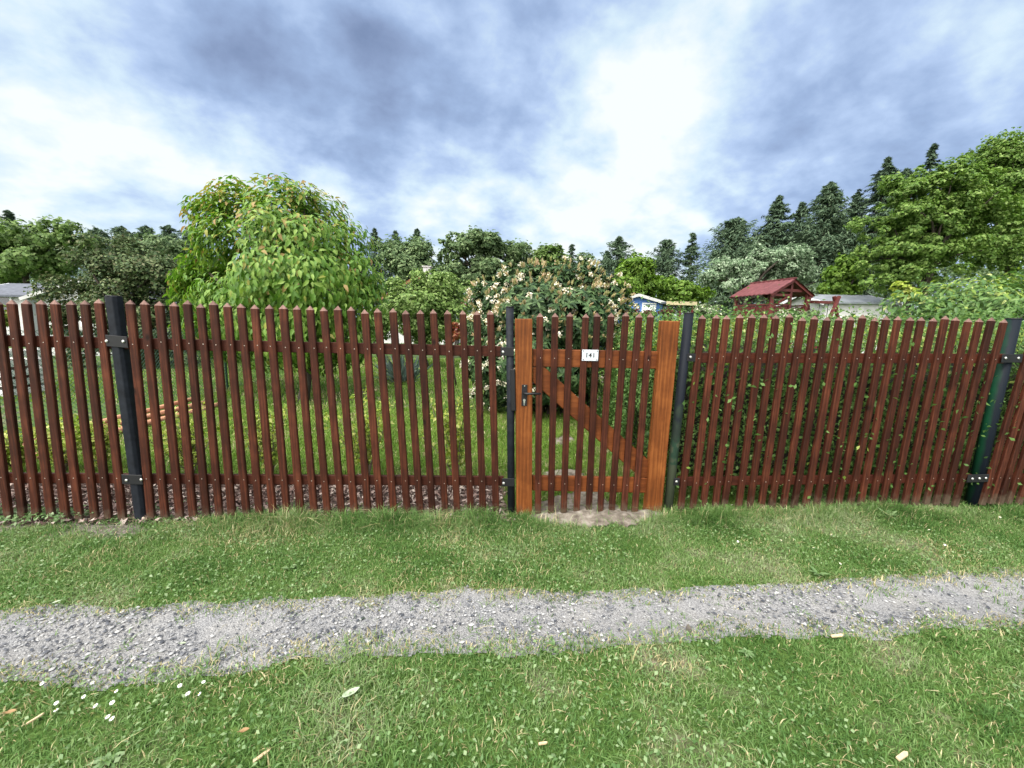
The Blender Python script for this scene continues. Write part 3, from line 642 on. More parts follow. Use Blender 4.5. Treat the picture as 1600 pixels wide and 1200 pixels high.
GM['silver'] = leaf_mat('silver_leaf', [(.105, .17, .09), (.16, .235, .135), (.225, .3, .19), (.31, .38, .27)], .25, .55, .15)
GM['ball'] = leaf_mat('ball_bush_leaf', [(.075, .135, .03), (.12, .195, .047), (.165, .245, .068), (.22, .3, .11)], .25, .5, .15)
GM['variegated'] = leaf_mat('variegated_leaf', [(.06, .1, .04), (.13, .18, .09), (.25, .29, .17), (.42, .44, .32)], .2, .5, .25)
def tree(name, label, cat, group, Y, ell, mat, n=6000, leaf=.3, aspect=.6, clumps=26, cr=.34, trunk=.22, hub=None, flat=.75, up=.5, limbs=10, topw=.4, bark=None, sprigs=.04, base_px=None, smallleaf=None):
    """ell: list of pixel ellipses (cx, cy, rx, ry[, dY]) giving the crown at distance Y"""
    Ps, rs = [], []; tot = sum(e[2] * e[3] for e in ell)
    for e in ell:
        dy = e[4] if len(e) > 4 else 0; C = W(e[0], e[1], Y + dy); dep = np.dot(C - CAM, fw) / F
        Rr = np.array([e[2] * dep, min(e[2], e[3] * 1.5) * dep * .85, e[3] * dep]); k = max(4, int(clumps * e[2] * e[3] / tot))
        c = cr * min(Rr[0], Rr[2]); P, r = ellipsoid_clumps(C, Rr - c * .6, k, c, topw=topw, inner=.12); Ps.append(P); rs.append(r)
    P = np.concatenate(Ps); r = np.concatenate(rs); Cm = P.mean(0)
    bx = Cm if base_px is None else W(base_px, 560, Y)
    base = np.array([bx[0], bx[1], -.05]); root = empty(name, base, label, cat, group)
    mb = MB(); hb = np.array([Cm[0], Cm[1], Cm[2]]) if hub is None else W(hub[0], hub[1], Y); limb_mesh(mb, base, P, trunk, hb, n=limbs)
    mb.build('trunk', bark or M_BARK, root, origin=base)
    q, nr = foliage(P, r, n, flat, Cm, up)
    ns = int(n * sprigs)
    if ns:
        i = rng.choice(n, ns); q[i] += unit(q[i] - Cm) * rng.uniform(.1, .5, ns)[:, None] * r.mean() + np.array([0, 0, .1]) * r.mean()
    L = leaf * rng.uniform(.65, 1.35, n); V, f = leaves_rhomb(q - base, nr, L, L * aspect)
    raw_mesh('crown', V, [(f, 0)], mat, root)
    return root
def conifer(label, px, top, wpx, Y, mat, name='spruce_tree', group='dark conifers of the wood behind the gardens', n=3600, droop=.35, gap=.0, low=.12, airy=1.0, cat='tree'):
    T = W(px, top, Y); dep = np.dot(T - CAM, fw) / F; Hh = T[2]; Rw = wpx * dep * .8
    base = np.array([T[0], T[1], -.05]); root = empty(name, base, label, cat, group)
    mb = MB(); mb.tube([base, base + [0, 0, Hh * .5], base + [0, 0, Hh]], [Hh * .016, Hh * .010, .01], 6); 
    nb = int(n / 16); t = rng.random(nb) ** .8; t = np.sort(t); Pq, Nq, Aq = [], [], []
    z = low * Hh + (1 - low) * Hh * t
    az = rng.uniform(0, 6.283, nb); ln = Rw * (1 - t) ** (.62 if airy > 1 else .8) * rng.gamma(6, 1 / 6.5, nb).clip(.35, 1.6) + .1
    for zi, a, l in zip(z, az, ln):
        m = 36; s = rng.random(m) ** .75; d = np.array([math.cos(a), math.sin(a), 0]); b = np.array([-d[1], d[0], 0])
        sw = rng.normal(0, 1, m) * l * .16 * (1.1 - s * .6)
        p = np.array([0, 0, zi]) + d * (s * l)[:, None] + b * sw[:, None] + np.array([0, 0, 1.0]) * ((-droop * l * s + (.3 if airy > 1 else .2) * l * s * s) - np.abs(rng.normal(0, .06, m)) * l * airy)[:, None]
        Pq.append(p); Nq.append(unit(np.array([0, 0, .8]) + d * .35 + .5 * rng.normal(size=(m, 3)))); Aq.append(np.tile(d, (m, 1)) + b * np.sign(sw)[:, None] * .8 + np.array([0, 0, -droop]) + .3 * rng.normal(size=(m, 3)))
        if rng.random() < .12: mb.tube([base + [0, 0, zi], base + [0, 0, zi - droop * l * .5] + d * l * .6], [Hh * .003, .01], 4, caps=False)
    mb.build('trunk', M_BARK, root, origin=base)
    p = np.concatenate(Pq); nr = np.concatenate(Nq); L = rng.uniform(.7, 1.5, len(p)) * (.14 + .006 * Y)
    V, f = leaves_rhomb(p, nr, L, L * .2, axis=np.concatenate(Aq), fold=.05); raw_mesh('crown', V, [(f, 0)], mat, root); return root
#PART3
# ------------------------------------------------------------------ big-leaved garden tree
M_CH = leaf_mat('large_tree_leaf', [(.058, .13, .018), (.092, .185, .027), (.13, .23, .038), (.19, .285, .06)], .3, .45, .2)
M_CHY = leaf_mat('young_bronze_leaf', [(.18, .2, .035), (.26, .24, .06), (.27, .17, .08), (.24, .27, .05)], .3, .5, .2)
Yc = 7.2
clp = [(330, 335, 34, 0), (370, 318, 40, .4), (440, 318, 45, 0), (475, 310, 26, -.2), (505, 340, 42, .3), (345, 372, 42, -.3), (545, 378, 38, 0), (322, 420, 36, .2), (428, 360, 50, -.6), (485, 385, 52, -.6),
       (560, 425, 36, -.4), (310, 462, 36, .1), (300, 440, 28, 0), (430, 440, 60, -1.0), (500, 450, 60, -.9), (560, 470, 40, -.5), (350, 470, 46, -.6), (395, 500, 56, -.8), (470, 515, 60, -.9), (535, 520, 50, -.5),
       (335, 520, 40, 0), (300, 500, 26, .2), (425, 542, 40, -.4), (490, 552, 40, -.3), (545, 545, 30, 0), (372, 532, 34, 0), (450, 400, 60, .7), (400, 450, 60, .8), (520, 440, 60, .8), (580, 450, 22, -.3), (460, 480, 60, .9)]
P, r = [], []
for (px, py, rp_, dy) in clp:
    c = W(px, py, Yc + dy); P.append(c); r.append(rp_ * np.dot(c - CAM, fw) / F)
P, r = np.array(P), np.array(r); base = np.array(G(473, 628)); base[2] = -.03
tr = empty('fruit_tree', base, 'dense rounded tree with large drooping bright green and bronze leaves on the lawn', 'tree')
mb = MB(); hub = W(470, 520, Yc); hub[0] = base[0] * .9 + hub[0] * .1
limb_mesh(mb, base, P, .085, hub, n=22); 
for c, rr in zip(P, r):
    for _ in range(5):
        d = rdir(1)[0]; d[2] = abs(d[2]) * .4; t = np.linspace(0, 1, 4)[:, None]
        mb.tube(c + d * rr * t * .95 - np.array([0, 0, 1]) * rr * .3 * t * t, [.012, .009, .006, .003], 4, caps=False)
mb.build('trunk', M_BARK, tr, origin=base)
nl = 27000; w = r ** 2; i = rng.choice(len(P), nl, p=w / w.sum()); d = rdir(nl); d[:, 1] -= .25; d = unit(d)
q = P[i] + d * (.35 + .72 * rng.random((nl, 1)) ** .7) * r[i][:, None] * np.array([1, 1, .9])
Cc = P.mean(0); outw = unit(q - Cc)
T = unit(d * .35 + outw * .45 + np.array([0, 0, -.75]) + .38 * rng.normal(size=(nl, 3))); N = unit(outw * .8 + d * .4 + np.array([0, 0, .55]) + .38 * rng.normal(size=(nl, 3)))
L = rng.uniform(.075, .145, nl); V, t3, q4 = leaves_full(q - base, N, T, L, L * .42, .35)
hrel = np.clip((q[:, 2] - 1.6) / 2.0, 0, 1); young = (rng.random(nl) < .03 + .42 * hrel ** 2 * (np.linalg.norm(q - P[i], axis=1) > r[i] * .75)).astype(int)
raw_mesh('crown', V, [(t3, np.tile(young, 4)), (q4, np.tile(young, 2))], [M_CH, M_CHY], tr, smooth=True)

# ------------------------------------------------------------------ rhododendron
Yr = 5.9
rcl = [(775, 470, 42, 0), (820, 452, 45, 0), (870, 442, 40, 0), (905, 445, 40, .3), (945, 465, 40, .2), (960, 500, 36, 0), (840, 490, 60, -.6), (900, 495, 60, -.6), (770, 520, 45, -.2), (765, 570, 42, -.1), (820, 560, 60, -.6), (885, 570, 55, -.5), (940, 545, 45, 0), (770, 610, 34, 0), (840, 605, 45, -.3), (900, 610, 40, 0), (860, 470, 60, .8), (930, 480, 40, .8), (800, 540, 60, .8)]
P = np.array([W(a, b, Yr + e) for a, b, _, e in rcl]); r = np.array([c * np.dot(p - CAM, fw) / F for (_, _, c, _), p in zip(rcl, P)])
base = np.array([P[:, 0].mean(), Yr, -.02]); rh = empty('rhododendron', base, 'tall rhododendron bush with creamy white blossoms and peach new shoots behind the gate', 'bush')
mb = MB()
for c in P:
    a = base + np.array([rng.normal(0, .25), rng.normal(0, .2), 0]); t = np.linspace(0, 1, 5)[:, None]
    mb.tube(a + (c - a) * t + np.sin(t * 3.1) * rng.normal(0, .08, 3), [.03, .026, .02, .014, .007], 6)
mb.build('stems', M_BARK, rh, origin=base)
nw = 4200; i = rng.choice(len(P), nw, p=r ** 2 / (r ** 2).sum()); d = rdir(nw); q = P[i] + d * (.5 + .52 * rng.random((nw, 1)) ** .6) * r[i][:, None] * np.array([1, 1, .85])
ax = unit(d * .8 + unit(q - P.mean(0)) * .5 + np.array([0, 0, .5])); k = 8
a0 = np.cross(ax, np.array([.3, .2, .9])); a0 = unit(a0); b0 = np.cross(ax, a0); ang = rng.uniform(0, 6.28, (nw, 1)) + np.arange(k)[None] * 6.283 / k + rng.normal(0, .2, (nw, k))
rad = a0[:, None] * np.cos(ang)[..., None] + b0[:, None] * np.sin(ang)[..., None]
T = unit(rad + ax[:, None] * rng.uniform(-.35, .4, (nw, k, 1))).reshape(-1, 3); N = unit(np.repeat(ax, k, 0) + .15 * rng.normal(size=(nw * k, 3)))
M_RL = leaf_mat('rhododendron_leaf', [(.014, .036, .013), (.026, .056, .019), (.045, .088, .03), (.075, .125, .048)], .15, .5, .18)
V, t3, q4 = leaves_full(np.repeat(q, k, 0) - base, N, T, rng.uniform(.075, .12, nw * k), .034, .2)
raw_mesh('foliage', V, [(t3, 0), (q4, 0)], M_RL, rh)
outer = np.linalg.norm(q - P[i], axis=1) / r[i] > .8
hz = q[:, 2]; zmid = W(850, 500, Yr)[2]
sh = np.where(outer & (ax[:, 2] > -.1) & (rng.random(nw) < np.clip((hz - zmid + .5) / .6, 0, .95)))[0]; k = 9
ang = rng.uniform(0, 6.28, (len(sh), k)); rad = a0[sh][:, None] * np.cos(ang)[..., None] + b0[sh][:, None] * np.sin(ang)[..., None]
T = unit(rad * .55 + ax[sh][:, None] * .9 + np.array([0, 0, .3])).reshape(-1, 3); N = unit(-rad.reshape(-1, 3) + .2 * rng.normal(size=(len(sh) * k, 3)))
M_RS = leaf_mat('peach_new_shoot', [(.2, .22, .08), (.34, .3, .14), (.46, .33, .2), (.52, .42, .28), (.25, .28, .1)], .25, .5, .2)
V, t3, q4 = leaves_full(np.repeat(q[sh] + ax[sh] * .02, k, 0) - base, N, T, rng.uniform(.05, .1, len(sh) * k), .026, .1)
raw_mesh('new_shoots', V, [(t3, 0), (q4, 0)], M_RS, rh)
left = (q[:, 0] < W(800, 500, Yr)[0])
k = 16; fl = np.where(outer & (ax[:, 1] < .5) & (rng.random(nw) < np.where(left, .4, .17)))[0]; k = 16
dd = unit(rdir(len(fl) * k).reshape(len(fl), k, 3) + ax[fl][:, None] * .9); pos = (q[fl] + ax[fl] * .045)[:, None] + dd * rng.uniform(.02, .06, (len(fl), k, 1))
M_FL = leaf_mat('cream_blossom', [(.62, .55, .42), (.78, .75, .62), (.85, .84, .76), (.8, .7, .55)], .35, .6, .1)
V, f = leaves_rhomb(pos.reshape(-1, 3) - base, unit(dd.reshape(-1, 3) + .5 * rng.normal(size=(len(fl) * k, 3))), .03, .022, fold=.15)
raw_mesh('blossoms', V, [(f, 0)], M_FL, rh)

# ------------------------------------------------------------------ hedges
M_HD = leaf_mat('hedge_leaf', [(.045, .095, .024), (.07, .138, .034), (.095, .18, .045), (.135, .22, .07)], .25, .48, .2, patch=1.4)
M_HL = leaf_mat('hedge_new_leaf', [(.13, .2, .035), (.19, .27, .045), (.26, .33, .07), (.32, .36, .14)], .28, .5, .18)
M_CORE = noise_mat('hedge_twigs_shade_core', [(.35, (.008, .009, .006)), (.7, (.03, .028, .018))], 30, 5, 1.0)  # near-black tone puts interior shade into the core shell; twigs share it
def hedge(label, prof, length, frame, nleaf, lime, name='hedge'):
    """prof: closed section (n, z) of the leafy skin; swept along s over length; frame(s, n, z) -> xyz"""
    base = frame(length / 2, prof[0][0], 0); base[2] = 0; root = empty(name, base, label, 'hedge', 'trimmed garden hedges')
    pr = np.array(prof, float); seg = np.diff(pr, axis=0); sl = np.linalg.norm(seg, axis=1)
    
    # leaves on skin
    i = rng.choice(len(seg), nleaf, p=sl / sl.sum()); t = rng.random(nleaf)[:, None]; pz = pr[i] + seg[i] * t
    nrm2 = np.stack([seg[i][:, 1], -seg[i][:, 0]], 1) / sl[i][:, None]        # outward
    s = rng.uniform(0, length, nleaf); dep = rng.gamma(1.3, .05, nleaf) - .035
    lump = (fbm(s + 3, pz[:, 1] * 1.3 + pz[:, 0], 2.4, 201) - .5) * .16
    pz = pz - nrm2 * (dep - lump)[:, None]
    ends = rng.random(nleaf) < .16                                            # leaves on the two ends
    cz = pr.mean(0)
    s = np.where(ends, np.where(rng.random(nleaf) < .5, dep, length - dep), s); kk = (rng.random(nleaf) ** .5)[:, None]
    pz = np.where(ends[:, None], cz + (pz - cz) * kk, pz)
    Pw = frame(s, pz[:, 0], pz[:, 1]); e = .01
    Nw = frame(s, pz[:, 0] + nrm2[:, 0] * e, pz[:, 1] + nrm2[:, 1] * e) - Pw
    sd = frame(s + e, pz[:, 0], pz[:, 1]) - Pw; Nw = np.where(ends[:, None], sd * np.where(s < length / 2, -1, 1)[:, None], Nw); Nw = unit(Nw)
    nr = unit(Nw + np.array([0, 0, .45]) + .55 * rng.normal(size=(nleaf, 3)))
    L = rng.uniform(.022, .042, nleaf); ax = unit(Nw * .6 + np.array([0, 0, .3]) + rng.normal(size=(nleaf, 3)))
    V, f = leaves_rhomb(Pw - base, nr, L, L * .56, axis=ax)
    zt = pr[:, 1].max(); topness = np.clip((pz[:, 1] - (zt - lime)) / lime, 0, 1)
    li = (rng.random(nleaf) < .03 + .8 * topness * (fbm(s, pz[:, 0], 3, 203) + .3) * (dep < .06)).astype(int)
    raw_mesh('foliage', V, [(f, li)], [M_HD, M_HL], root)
    # dark shell with shade painted in behind the leaf gaps, plus real twigs
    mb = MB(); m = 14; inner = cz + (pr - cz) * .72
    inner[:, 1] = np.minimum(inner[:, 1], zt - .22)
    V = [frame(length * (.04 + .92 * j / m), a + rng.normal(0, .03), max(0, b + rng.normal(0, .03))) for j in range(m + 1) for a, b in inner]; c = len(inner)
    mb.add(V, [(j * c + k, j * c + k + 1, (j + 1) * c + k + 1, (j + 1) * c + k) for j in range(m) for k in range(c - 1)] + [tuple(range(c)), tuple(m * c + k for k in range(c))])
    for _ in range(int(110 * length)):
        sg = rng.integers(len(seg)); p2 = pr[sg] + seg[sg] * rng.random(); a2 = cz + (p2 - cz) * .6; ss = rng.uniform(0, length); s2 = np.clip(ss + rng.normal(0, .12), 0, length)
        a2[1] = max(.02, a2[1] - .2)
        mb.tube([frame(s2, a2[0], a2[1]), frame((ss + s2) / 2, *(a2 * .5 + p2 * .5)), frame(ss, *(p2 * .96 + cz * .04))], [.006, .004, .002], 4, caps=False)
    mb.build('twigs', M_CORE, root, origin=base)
    return root
sA = FP(1049, 700)[0]
def fr1(s, n, z): return np.asarray(FO + np.multiply.outer(np.asarray(s) + sA, FU) + np.multiply.outer(np.asarray(n), FN) + np.multiply.outer(np.asarray(z), np.array([0, 0, 1.0])))
hedge('long trimmed hedge with lime green tips behind the right fence panels', [(.21, 0), (.22, .6), (.22, 1.08), (.36, 1.26), (.75, 1.36), (1.15, 1.38), (1.2, .5), (1.2, 0)], 4.6, fr1, 74000, .3)
hA, hB = G(1040, 790), np.array([W(948, 560, 5.6)[0], 5.6, 0.0]); hA = np.array([hA[0] + .1, hA[1] + 1.25, 0]); hl = np.linalg.norm((hB - hA)[:2]); hd = (hB - hA) / hl; hn = np.array([hd[1], -hd[0], 0])
def fr2(s, n, z): return np.asarray(hA + np.multiply.outer(np.asarray(s), hd) + np.multiply.outer(np.asarray(n), hn) + np.multiply.outer(np.asarray(z), np.array([0, 0, 1.0])))
hedge('hedge running back along the garden path, seen through the gate', [(0, 0), (.02, .6), (.04, 1.05), (.2, 1.24), (.5, 1.3), (.85, 1.25), (.95, .5), (.95, 0)], hl, fr2, 34000, .32)

# ------------------------------------------------------------------ young shrubs along the mulch
M_YS = leaf_mat('young_shrub_leaf', [(.13, .21, .03), (.21, .29, .04), (.3, .36, .06), (.38, .4, .13)], .3, .5, .18)
def young(px, top, bot, wpx, label):
    b = G(px, bot); dep = np.dot(b - CAM, fw) / F; hgt = (bot - top) * dep * 1.02; root = empty('young_shrub', b, label, 'shrub', 'young yellow green shrubs along the mulch bed')
    mb = MB(); Q, N = [], []
    for _ in range(18):
        d = np.array([rng.normal(0, .5), rng.normal(0, .4), 0]) * wpx * dep * .55; h = hgt * rng.uniform(.6, 1); t = np.linspace(0, 1, 6)[:, None]
        l = b + d * t ** 1.2 + np.array([0, 0, h]) * t + rng.normal(0, .008, (6, 3)); mb.tube(l, np.linspace(.006, .002, 6), 5, caps=False)
        m = 60; tt = .22 + .78 * rng.random(m) ** .8; p = b + d * tt[:, None] ** 1.2 + np.array([0, 0, h]) * tt[:, None]
        o = rdir(m); o[:, 2] *= .4; Q.append(p + o * rng.uniform(.01, .055, (m, 1))); N.append(unit(o * .3 + np.array([0, -.1, .7]) + .5 * rng.normal(size=(m, 3))))
    mb.build('stems', M_BARK_LT, root, origin=b); q = np.concatenate(Q); nr = np.concatenate(N); L = rng.uniform(.026, .052, len(q))
    V, t3, q4 = leaves_full(q - b, nr, rdir(len(q)) + np.array([0, 0, .6]), L, L * .5, .15); raw_mesh('foliage', V, [(t3, 0), (q4, 0)], M_YS, root)
young(28, 665, 742, 80, 'young yellow green shrub behind the leftmost pickets')
young(100, 650, 742, 80, 'young yellow green shrub at the near end of the wooden poles')
young(160, 655, 742, 60, 'small young yellow green shrub left of the square post')
young(300, 635, 745, 90, 'young yellow green shrub right of the square post, at the far end of the poles')
young(425, 640, 748, 85, 'young yellow green shrub in front of the big-leaved tree')
young(575, 606, 750, 110, 'tallest young yellow green shrub, in the middle of the longest panel')
young(715, 618, 750, 95, 'young yellow green shrub nearest the gate')

# ------------------------------------------------------------------ middle-distance bushes
tree('ball_bush', 'round clipped light green bush on the lawn beside the rhododendron', 'bush', None, 12, [(672, 482, 86, 66), (672, 520, 72, 36)], GM['ball'], 30000, .1, .6, 170, .26, .07, limbs=16, sprigs=.03, flat=.85)
M_IRIS = leaf_mat('blue_green_blade', [(.06, .1, .08), (.1, .15, .13), (.16, .21, .18)], .15, .5, .3)
b = np.array([W(628, 560, 9)[0], 9.0, 0]); root = empty('iris_clump', b, 'blue green clump of sword leaves under the round bush', 'plant')
m = 160; a = rng.uniform(0, 6.28, m); P0 = np.stack([np.cos(a), np.sin(a), 0 * a], -1) * rng.uniform(0, .3, (m, 1)); T = unit(P0 * 1.2 + np.array([0, 0, .8]) + .15 * rng.normal(size=(m, 3)))
V, t3, q4 = leaves_full(P0, unit(rdir(m) * .4 + P0 + np.array([0, 0, .01])), T, rng.uniform(.5, .85, m), .04, .12); raw_mesh('foliage', V, [(t3, 0), (q4, 0)], M_IRIS, root)
tree('garden_bush', 'mid green bush between the big-leaved tree and the round bush', 'bush', None, 15, [(600, 505, 34, 34), (575, 515, 30, 26)], GM['mid'], 7000, .11, .55, 50, .38, .04, limbs=8)
tree('garden_bush', 'low dark green bush at the end of the lawn beside the red-leaved shrub', 'bush', None, 16, [(700, 520, 40, 22), (740, 515, 40, 26)], GM['forest'], 6000, .12, .55, 40, .4, .04, limbs=8)
M_RED = leaf_mat('red_leaf', [(.14, .03, .02), (.24, .055, .03), (.3, .1, .05), (.16, .1, .03)], .25, .45, .3)
tree('red_leaf_shrub', 'small red-leaved shrub left of the rhododendron', 'shrub', None, 8.5, [(713, 523, 16, 22)], M_RED, 900, .07, .55, 14, .4, .02, limbs=5)
M_REDD = leaf_mat('dark_red_leaf', [(.06, .018, .018), (.1, .03, .028), (.16, .06, .05)], .2, .5, .3)
tree('barberry_bush', 'dark red barberry bush in front of the blue cottage', 'bush', None, 9.5, [(1012, 490, 30, 10), (1040, 489, 16, 9)], M_REDD, 1500, .06, .55, 20, .5, .02, limbs=5)
tree('dark_shrub', 'tall dark olive shrub with small leaves left of the big-leaved tree', 'shrub', None, 10.5, [(180, 420, 75, 62), (250, 440, 60, 65), (122, 468, 50, 52), (100, 500, 40, 40), (215, 500, 100, 65), (150, 560, 70, 40), (240, 560, 80, 45)], GM['dark'], 38000, .085, .55, 110, .36, .09, limbs=26, sprigs=.1)
tree('yellow_shrub', 'yellow green shrub at the left edge in front of the white cottage', 'shrub', None, 8, [(-10, 500, 26, 26)], M_YS, 1500, .07, .55, 16, .4, .03, limbs=5)
tree('variegated_shrub', 'grey green shrub with pale edged leaves in front of the play tower', 'shrub', None, 6, [(1238, 496, 40, 15), (1195, 502, 45, 9), (1262, 497, 30, 12)], GM['variegated'], 5200, .045, .5, 34, .5, .03, limbs=10)
tree('pale_shrub', 'pale shrub over the hedge between the swing and the laurel', 'shrub', None, 5.6, [(1330, 500, 55, 9), (1400, 500, 50, 8)], GM['variegated'], 3600, .04, .5, 30, .5, .03, limbs=8)
tree('cream_shrub', 'small cream flecked shrub left of the play tower', 'shrub', None, 8, [(1105, 486, 26, 13)], GM['variegated'], 1500, .06, .5, 16, .5, .03, limbs=6)
# laurel
P = np.array([W(a, b, 4.9 + e) for a, b, _, e in [(1420, 480, 30, 0), (1465, 470, 34, .2), (1510, 468, 38, -.1), (1555, 462, 40, 0), (1600, 460, 44, .2), (1650, 470, 50, 0), (1540, 490, 40, -.3), (1600, 492, 40, -.3), (1470, 495, 34, -.2), (1500, 485, 40, .6), (1580, 480, 50, .6)]])
r = np.array([30, 34, 38, 40, 44, 50, 40, 40, 34, 40, 50]) * 4.85 / F; base = np.array([P[:, 0].mean(), 5.0, 0]); lo = empty('laurel_bush', base, 'bright laurel bush with big glossy leaves above the hedge at the right edge', 'bush')
mb = MB(); limb_mesh(mb, base, P, .05, P.mean(0) - [0, 0, .5], n=11); mb.build('trunk', M_BARK, lo, origin=base)
m = 5600; q, nr = foliage(P, r, m, .9, P.mean(0), .7); L = rng.uniform(.055, .1, m); T = unit(unit(q - P.mean(0)) + np.array([0, 0, .3]) + .6 * rng.normal(size=(m, 3)))
M_LA = leaf_mat('laurel_leaf', [(.05, .11, .028), (.08, .155, .036), (.12, .2, .05)], .25, .4, .25)
V, t3, q4 = leaves_full(q - base, nr, T, L, L * .36, .3); li = (rng.random(m) < .32 * np.clip((q[:, 2] - P[:, 2].mean() + .05) / .25, .03, 1)).astype(int)
raw_mesh('crown', V, [(t3, np.tile(li, 4)), (q4, np.tile(li, 2))], [M_LA, M_HL], lo, smooth=True)
tree('sapling', 'thin yellow green sapling rising at the left end of the laurel', 'sapling', None, 5.2, [(1412, 448, 14, 14), (1422, 468, 20, 14), (1398, 462, 14, 8)], M_YS, 420, .06, .7, 12, .5, .012, limbs=9)

# ------------------------------------------------------------------ left boundary: wire fence, poles, compost bin
xw = -5.45; wf = empty('wire_fence', (xw, 3.6, 0), 'thin green chain-link fence along the left edge of the garden', 'fence')
M_WIRE = plain('green_wire', (.02, .07, .045), .5); mb = MB(); y0, y1, hz, st = 3.4, 9.4, 1.15, .055
V, E4 = [], []
for sgn in (1, -1):
    for c in np.arange(y0 - hz, y1 + hz, st * 1.0):
        a, b = (0, c), (hz, c + hz * sgn)
        pts = []
        t0, t1 = 0.0, 1.0
        ya, yb = a[1], b[1]
        if ya == yb: continue
        ta = (y0 - ya) / (yb - ya); tb = (y1 - ya) / (yb - ya); lo_, hi_ = max(0, min(ta, tb)), min(1, max(ta, tb))
        if hi_ - lo_ < .02: continue
        p = np.array([[xw, ya + (yb - ya) * lo_, .03 + hz * lo_], [xw, ya + (yb - ya) * hi_, .03 + hz * hi_]])
        mb.tube(p, .0024, 3, caps=False)
mb.build('mesh', M_WIRE, wf, origin=(xw, 3.6, 0))
for zz in (.05, .6, 1.17): k = MB(); k.tube([(xw, y0, zz), (xw, y1, zz)], .002, 4); k.build('tension_wire', M_WIRE, wf, origin=(xw, y0, zz))
for yy in (3.4, 5.4, 7.4, 9.4): k = MB(); k.tube([(xw - .02, yy, 0), (xw - .02, yy, 1.22)], .02, 8); k.build('post', M_WIRE, wf, origin=(xw - .02, yy, 0))
M_POLE = noise_mat('peeled_pole', [(.3, (.3, .13, .075)), (.6, (.5, .25, .16)), (.8, (.62, .38, .27))], 8, 5, .6, stretch=(4, .3, 4), bump=.1)
def pole(a, b, r, z, label):
    A, B = G(*a), G(*b); A[2] = z + r; B[2] = z + r; t = np.linspace(0, 1, 6)[:, None]
    mb = MB(); mb.tube(A + (B - A) * t + rng.normal(0, .004, (6, 3)), r, 12); o = mb.build('wooden_pole', M_POLE, None, origin=A)
    tag(o, label, 'pole', 'peeled wooden poles lying by the wire fence')
pole((30, 712), (322, 636), .035, .04, 'long reddish peeled pole, upper one of the pile by the wire fence')
pole((150, 690), (342, 638), .037, .02, 'long pale peeled pole lying lowest, nearest the lawn')
pole((60, 706), (310, 634), .03, .1, 'thin peeled pole lying on top of the others by the wire fence')
pole((48, 722), (84, 713), .04, .0, 'short cut peeled pole at the near end of the pile')
M_GREYB = wood_mat('weathered_board', (.3, .3, .29), (.48, .48, .47), (.68, .68, .67), stretch=(.06, 1, 1), rough=.85)
cb = empty('compost_bin', (-8.6, 6.2, 0), 'weathered grey compost bin of horizontal boards with dark gaps at the left edge', 'compost bin')
xr = W(70, 600, 6.7)[0]
for k in range(5):
    z = .09 + k * .155; b = MB(); b.box((xr - .75, 6.2, z), (1.5, .025, .105)); b.build('board', M_GREYB, cb, origin=(xr - .75, 6.2, z), bevel=.003)
    b = MB(); b.box((xr - .75, 6.8, z), (1.5, .025, .105)); b.build('board', M_GREYB, cb, origin=(xr - .75, 6.8, z), bevel=.003)
    b = MB(); b.box((xr - .02, 6.5, z + .002), (.025, .56, .105)); b.build('board', M_GREYB, cb, origin=(xr - .02, 6.5, z), bevel=.003)
for xx in (xr - 1.45, xr - .07):
    for yy in (6.25, 6.75): b = MB(); b.box((xx, yy, .41), (.06, .06, .82)); b.build('corner_post', M_GREYB, cb, origin=(xx, yy, 0), bevel=.003)
b = MB(); b.box((xr - .76, 6.5, .3), (1.3, .42, .6)); b.build('compost', M_MULCH_BED, cb, origin=(xr - .76, 6.5, 0), bevel=.08)
#PART4
# ------------------------------------------------------------------ cottages, play tower, swing
M_WHITE = noise_mat('white_render', [(.3, (.34, .34, .335)), (.7, (.5, .5, .49))], 3, 5, .9)
M_BLUE = wood_mat('blue_boards', (.05, .12, .34), (.075, .17, .45), (.11, .23, .55), stretch=(.06, 1, 1), rough=.7, knots=False)
M_SLATE = noise_mat('slate_roof', [(.3, (.05, .055, .07)), (.7, (.11, .12, .15))], 6, 5, .85, stretch=(1, 1, 4))
M_GREYROOF = noise_mat('grey_sheet_roof', [(.3, (.13, .145, .165)), (.7, (.22, .24, .265))], 3, 4, .6)
M_TERRA = noise_mat('terracotta_roof', [(.3, (.14, .045, .03)), (.7, (.25, .09, .06))], 8, 5, .85)
M_GLASS = plain('dark_glass', (.03, .035, .04), .08, spec=.6)
M_WFRAME = plain('white_frame', (.7, .72, .74), .5)
M_BROWN = wood_mat('dark_red_timber', (.025, .005, .005), (.07, .013, .011), (.12, .026, .021), rough=.5)
M_BEIGE = plain('beige_fascia', (.42, .36, .22), .7)
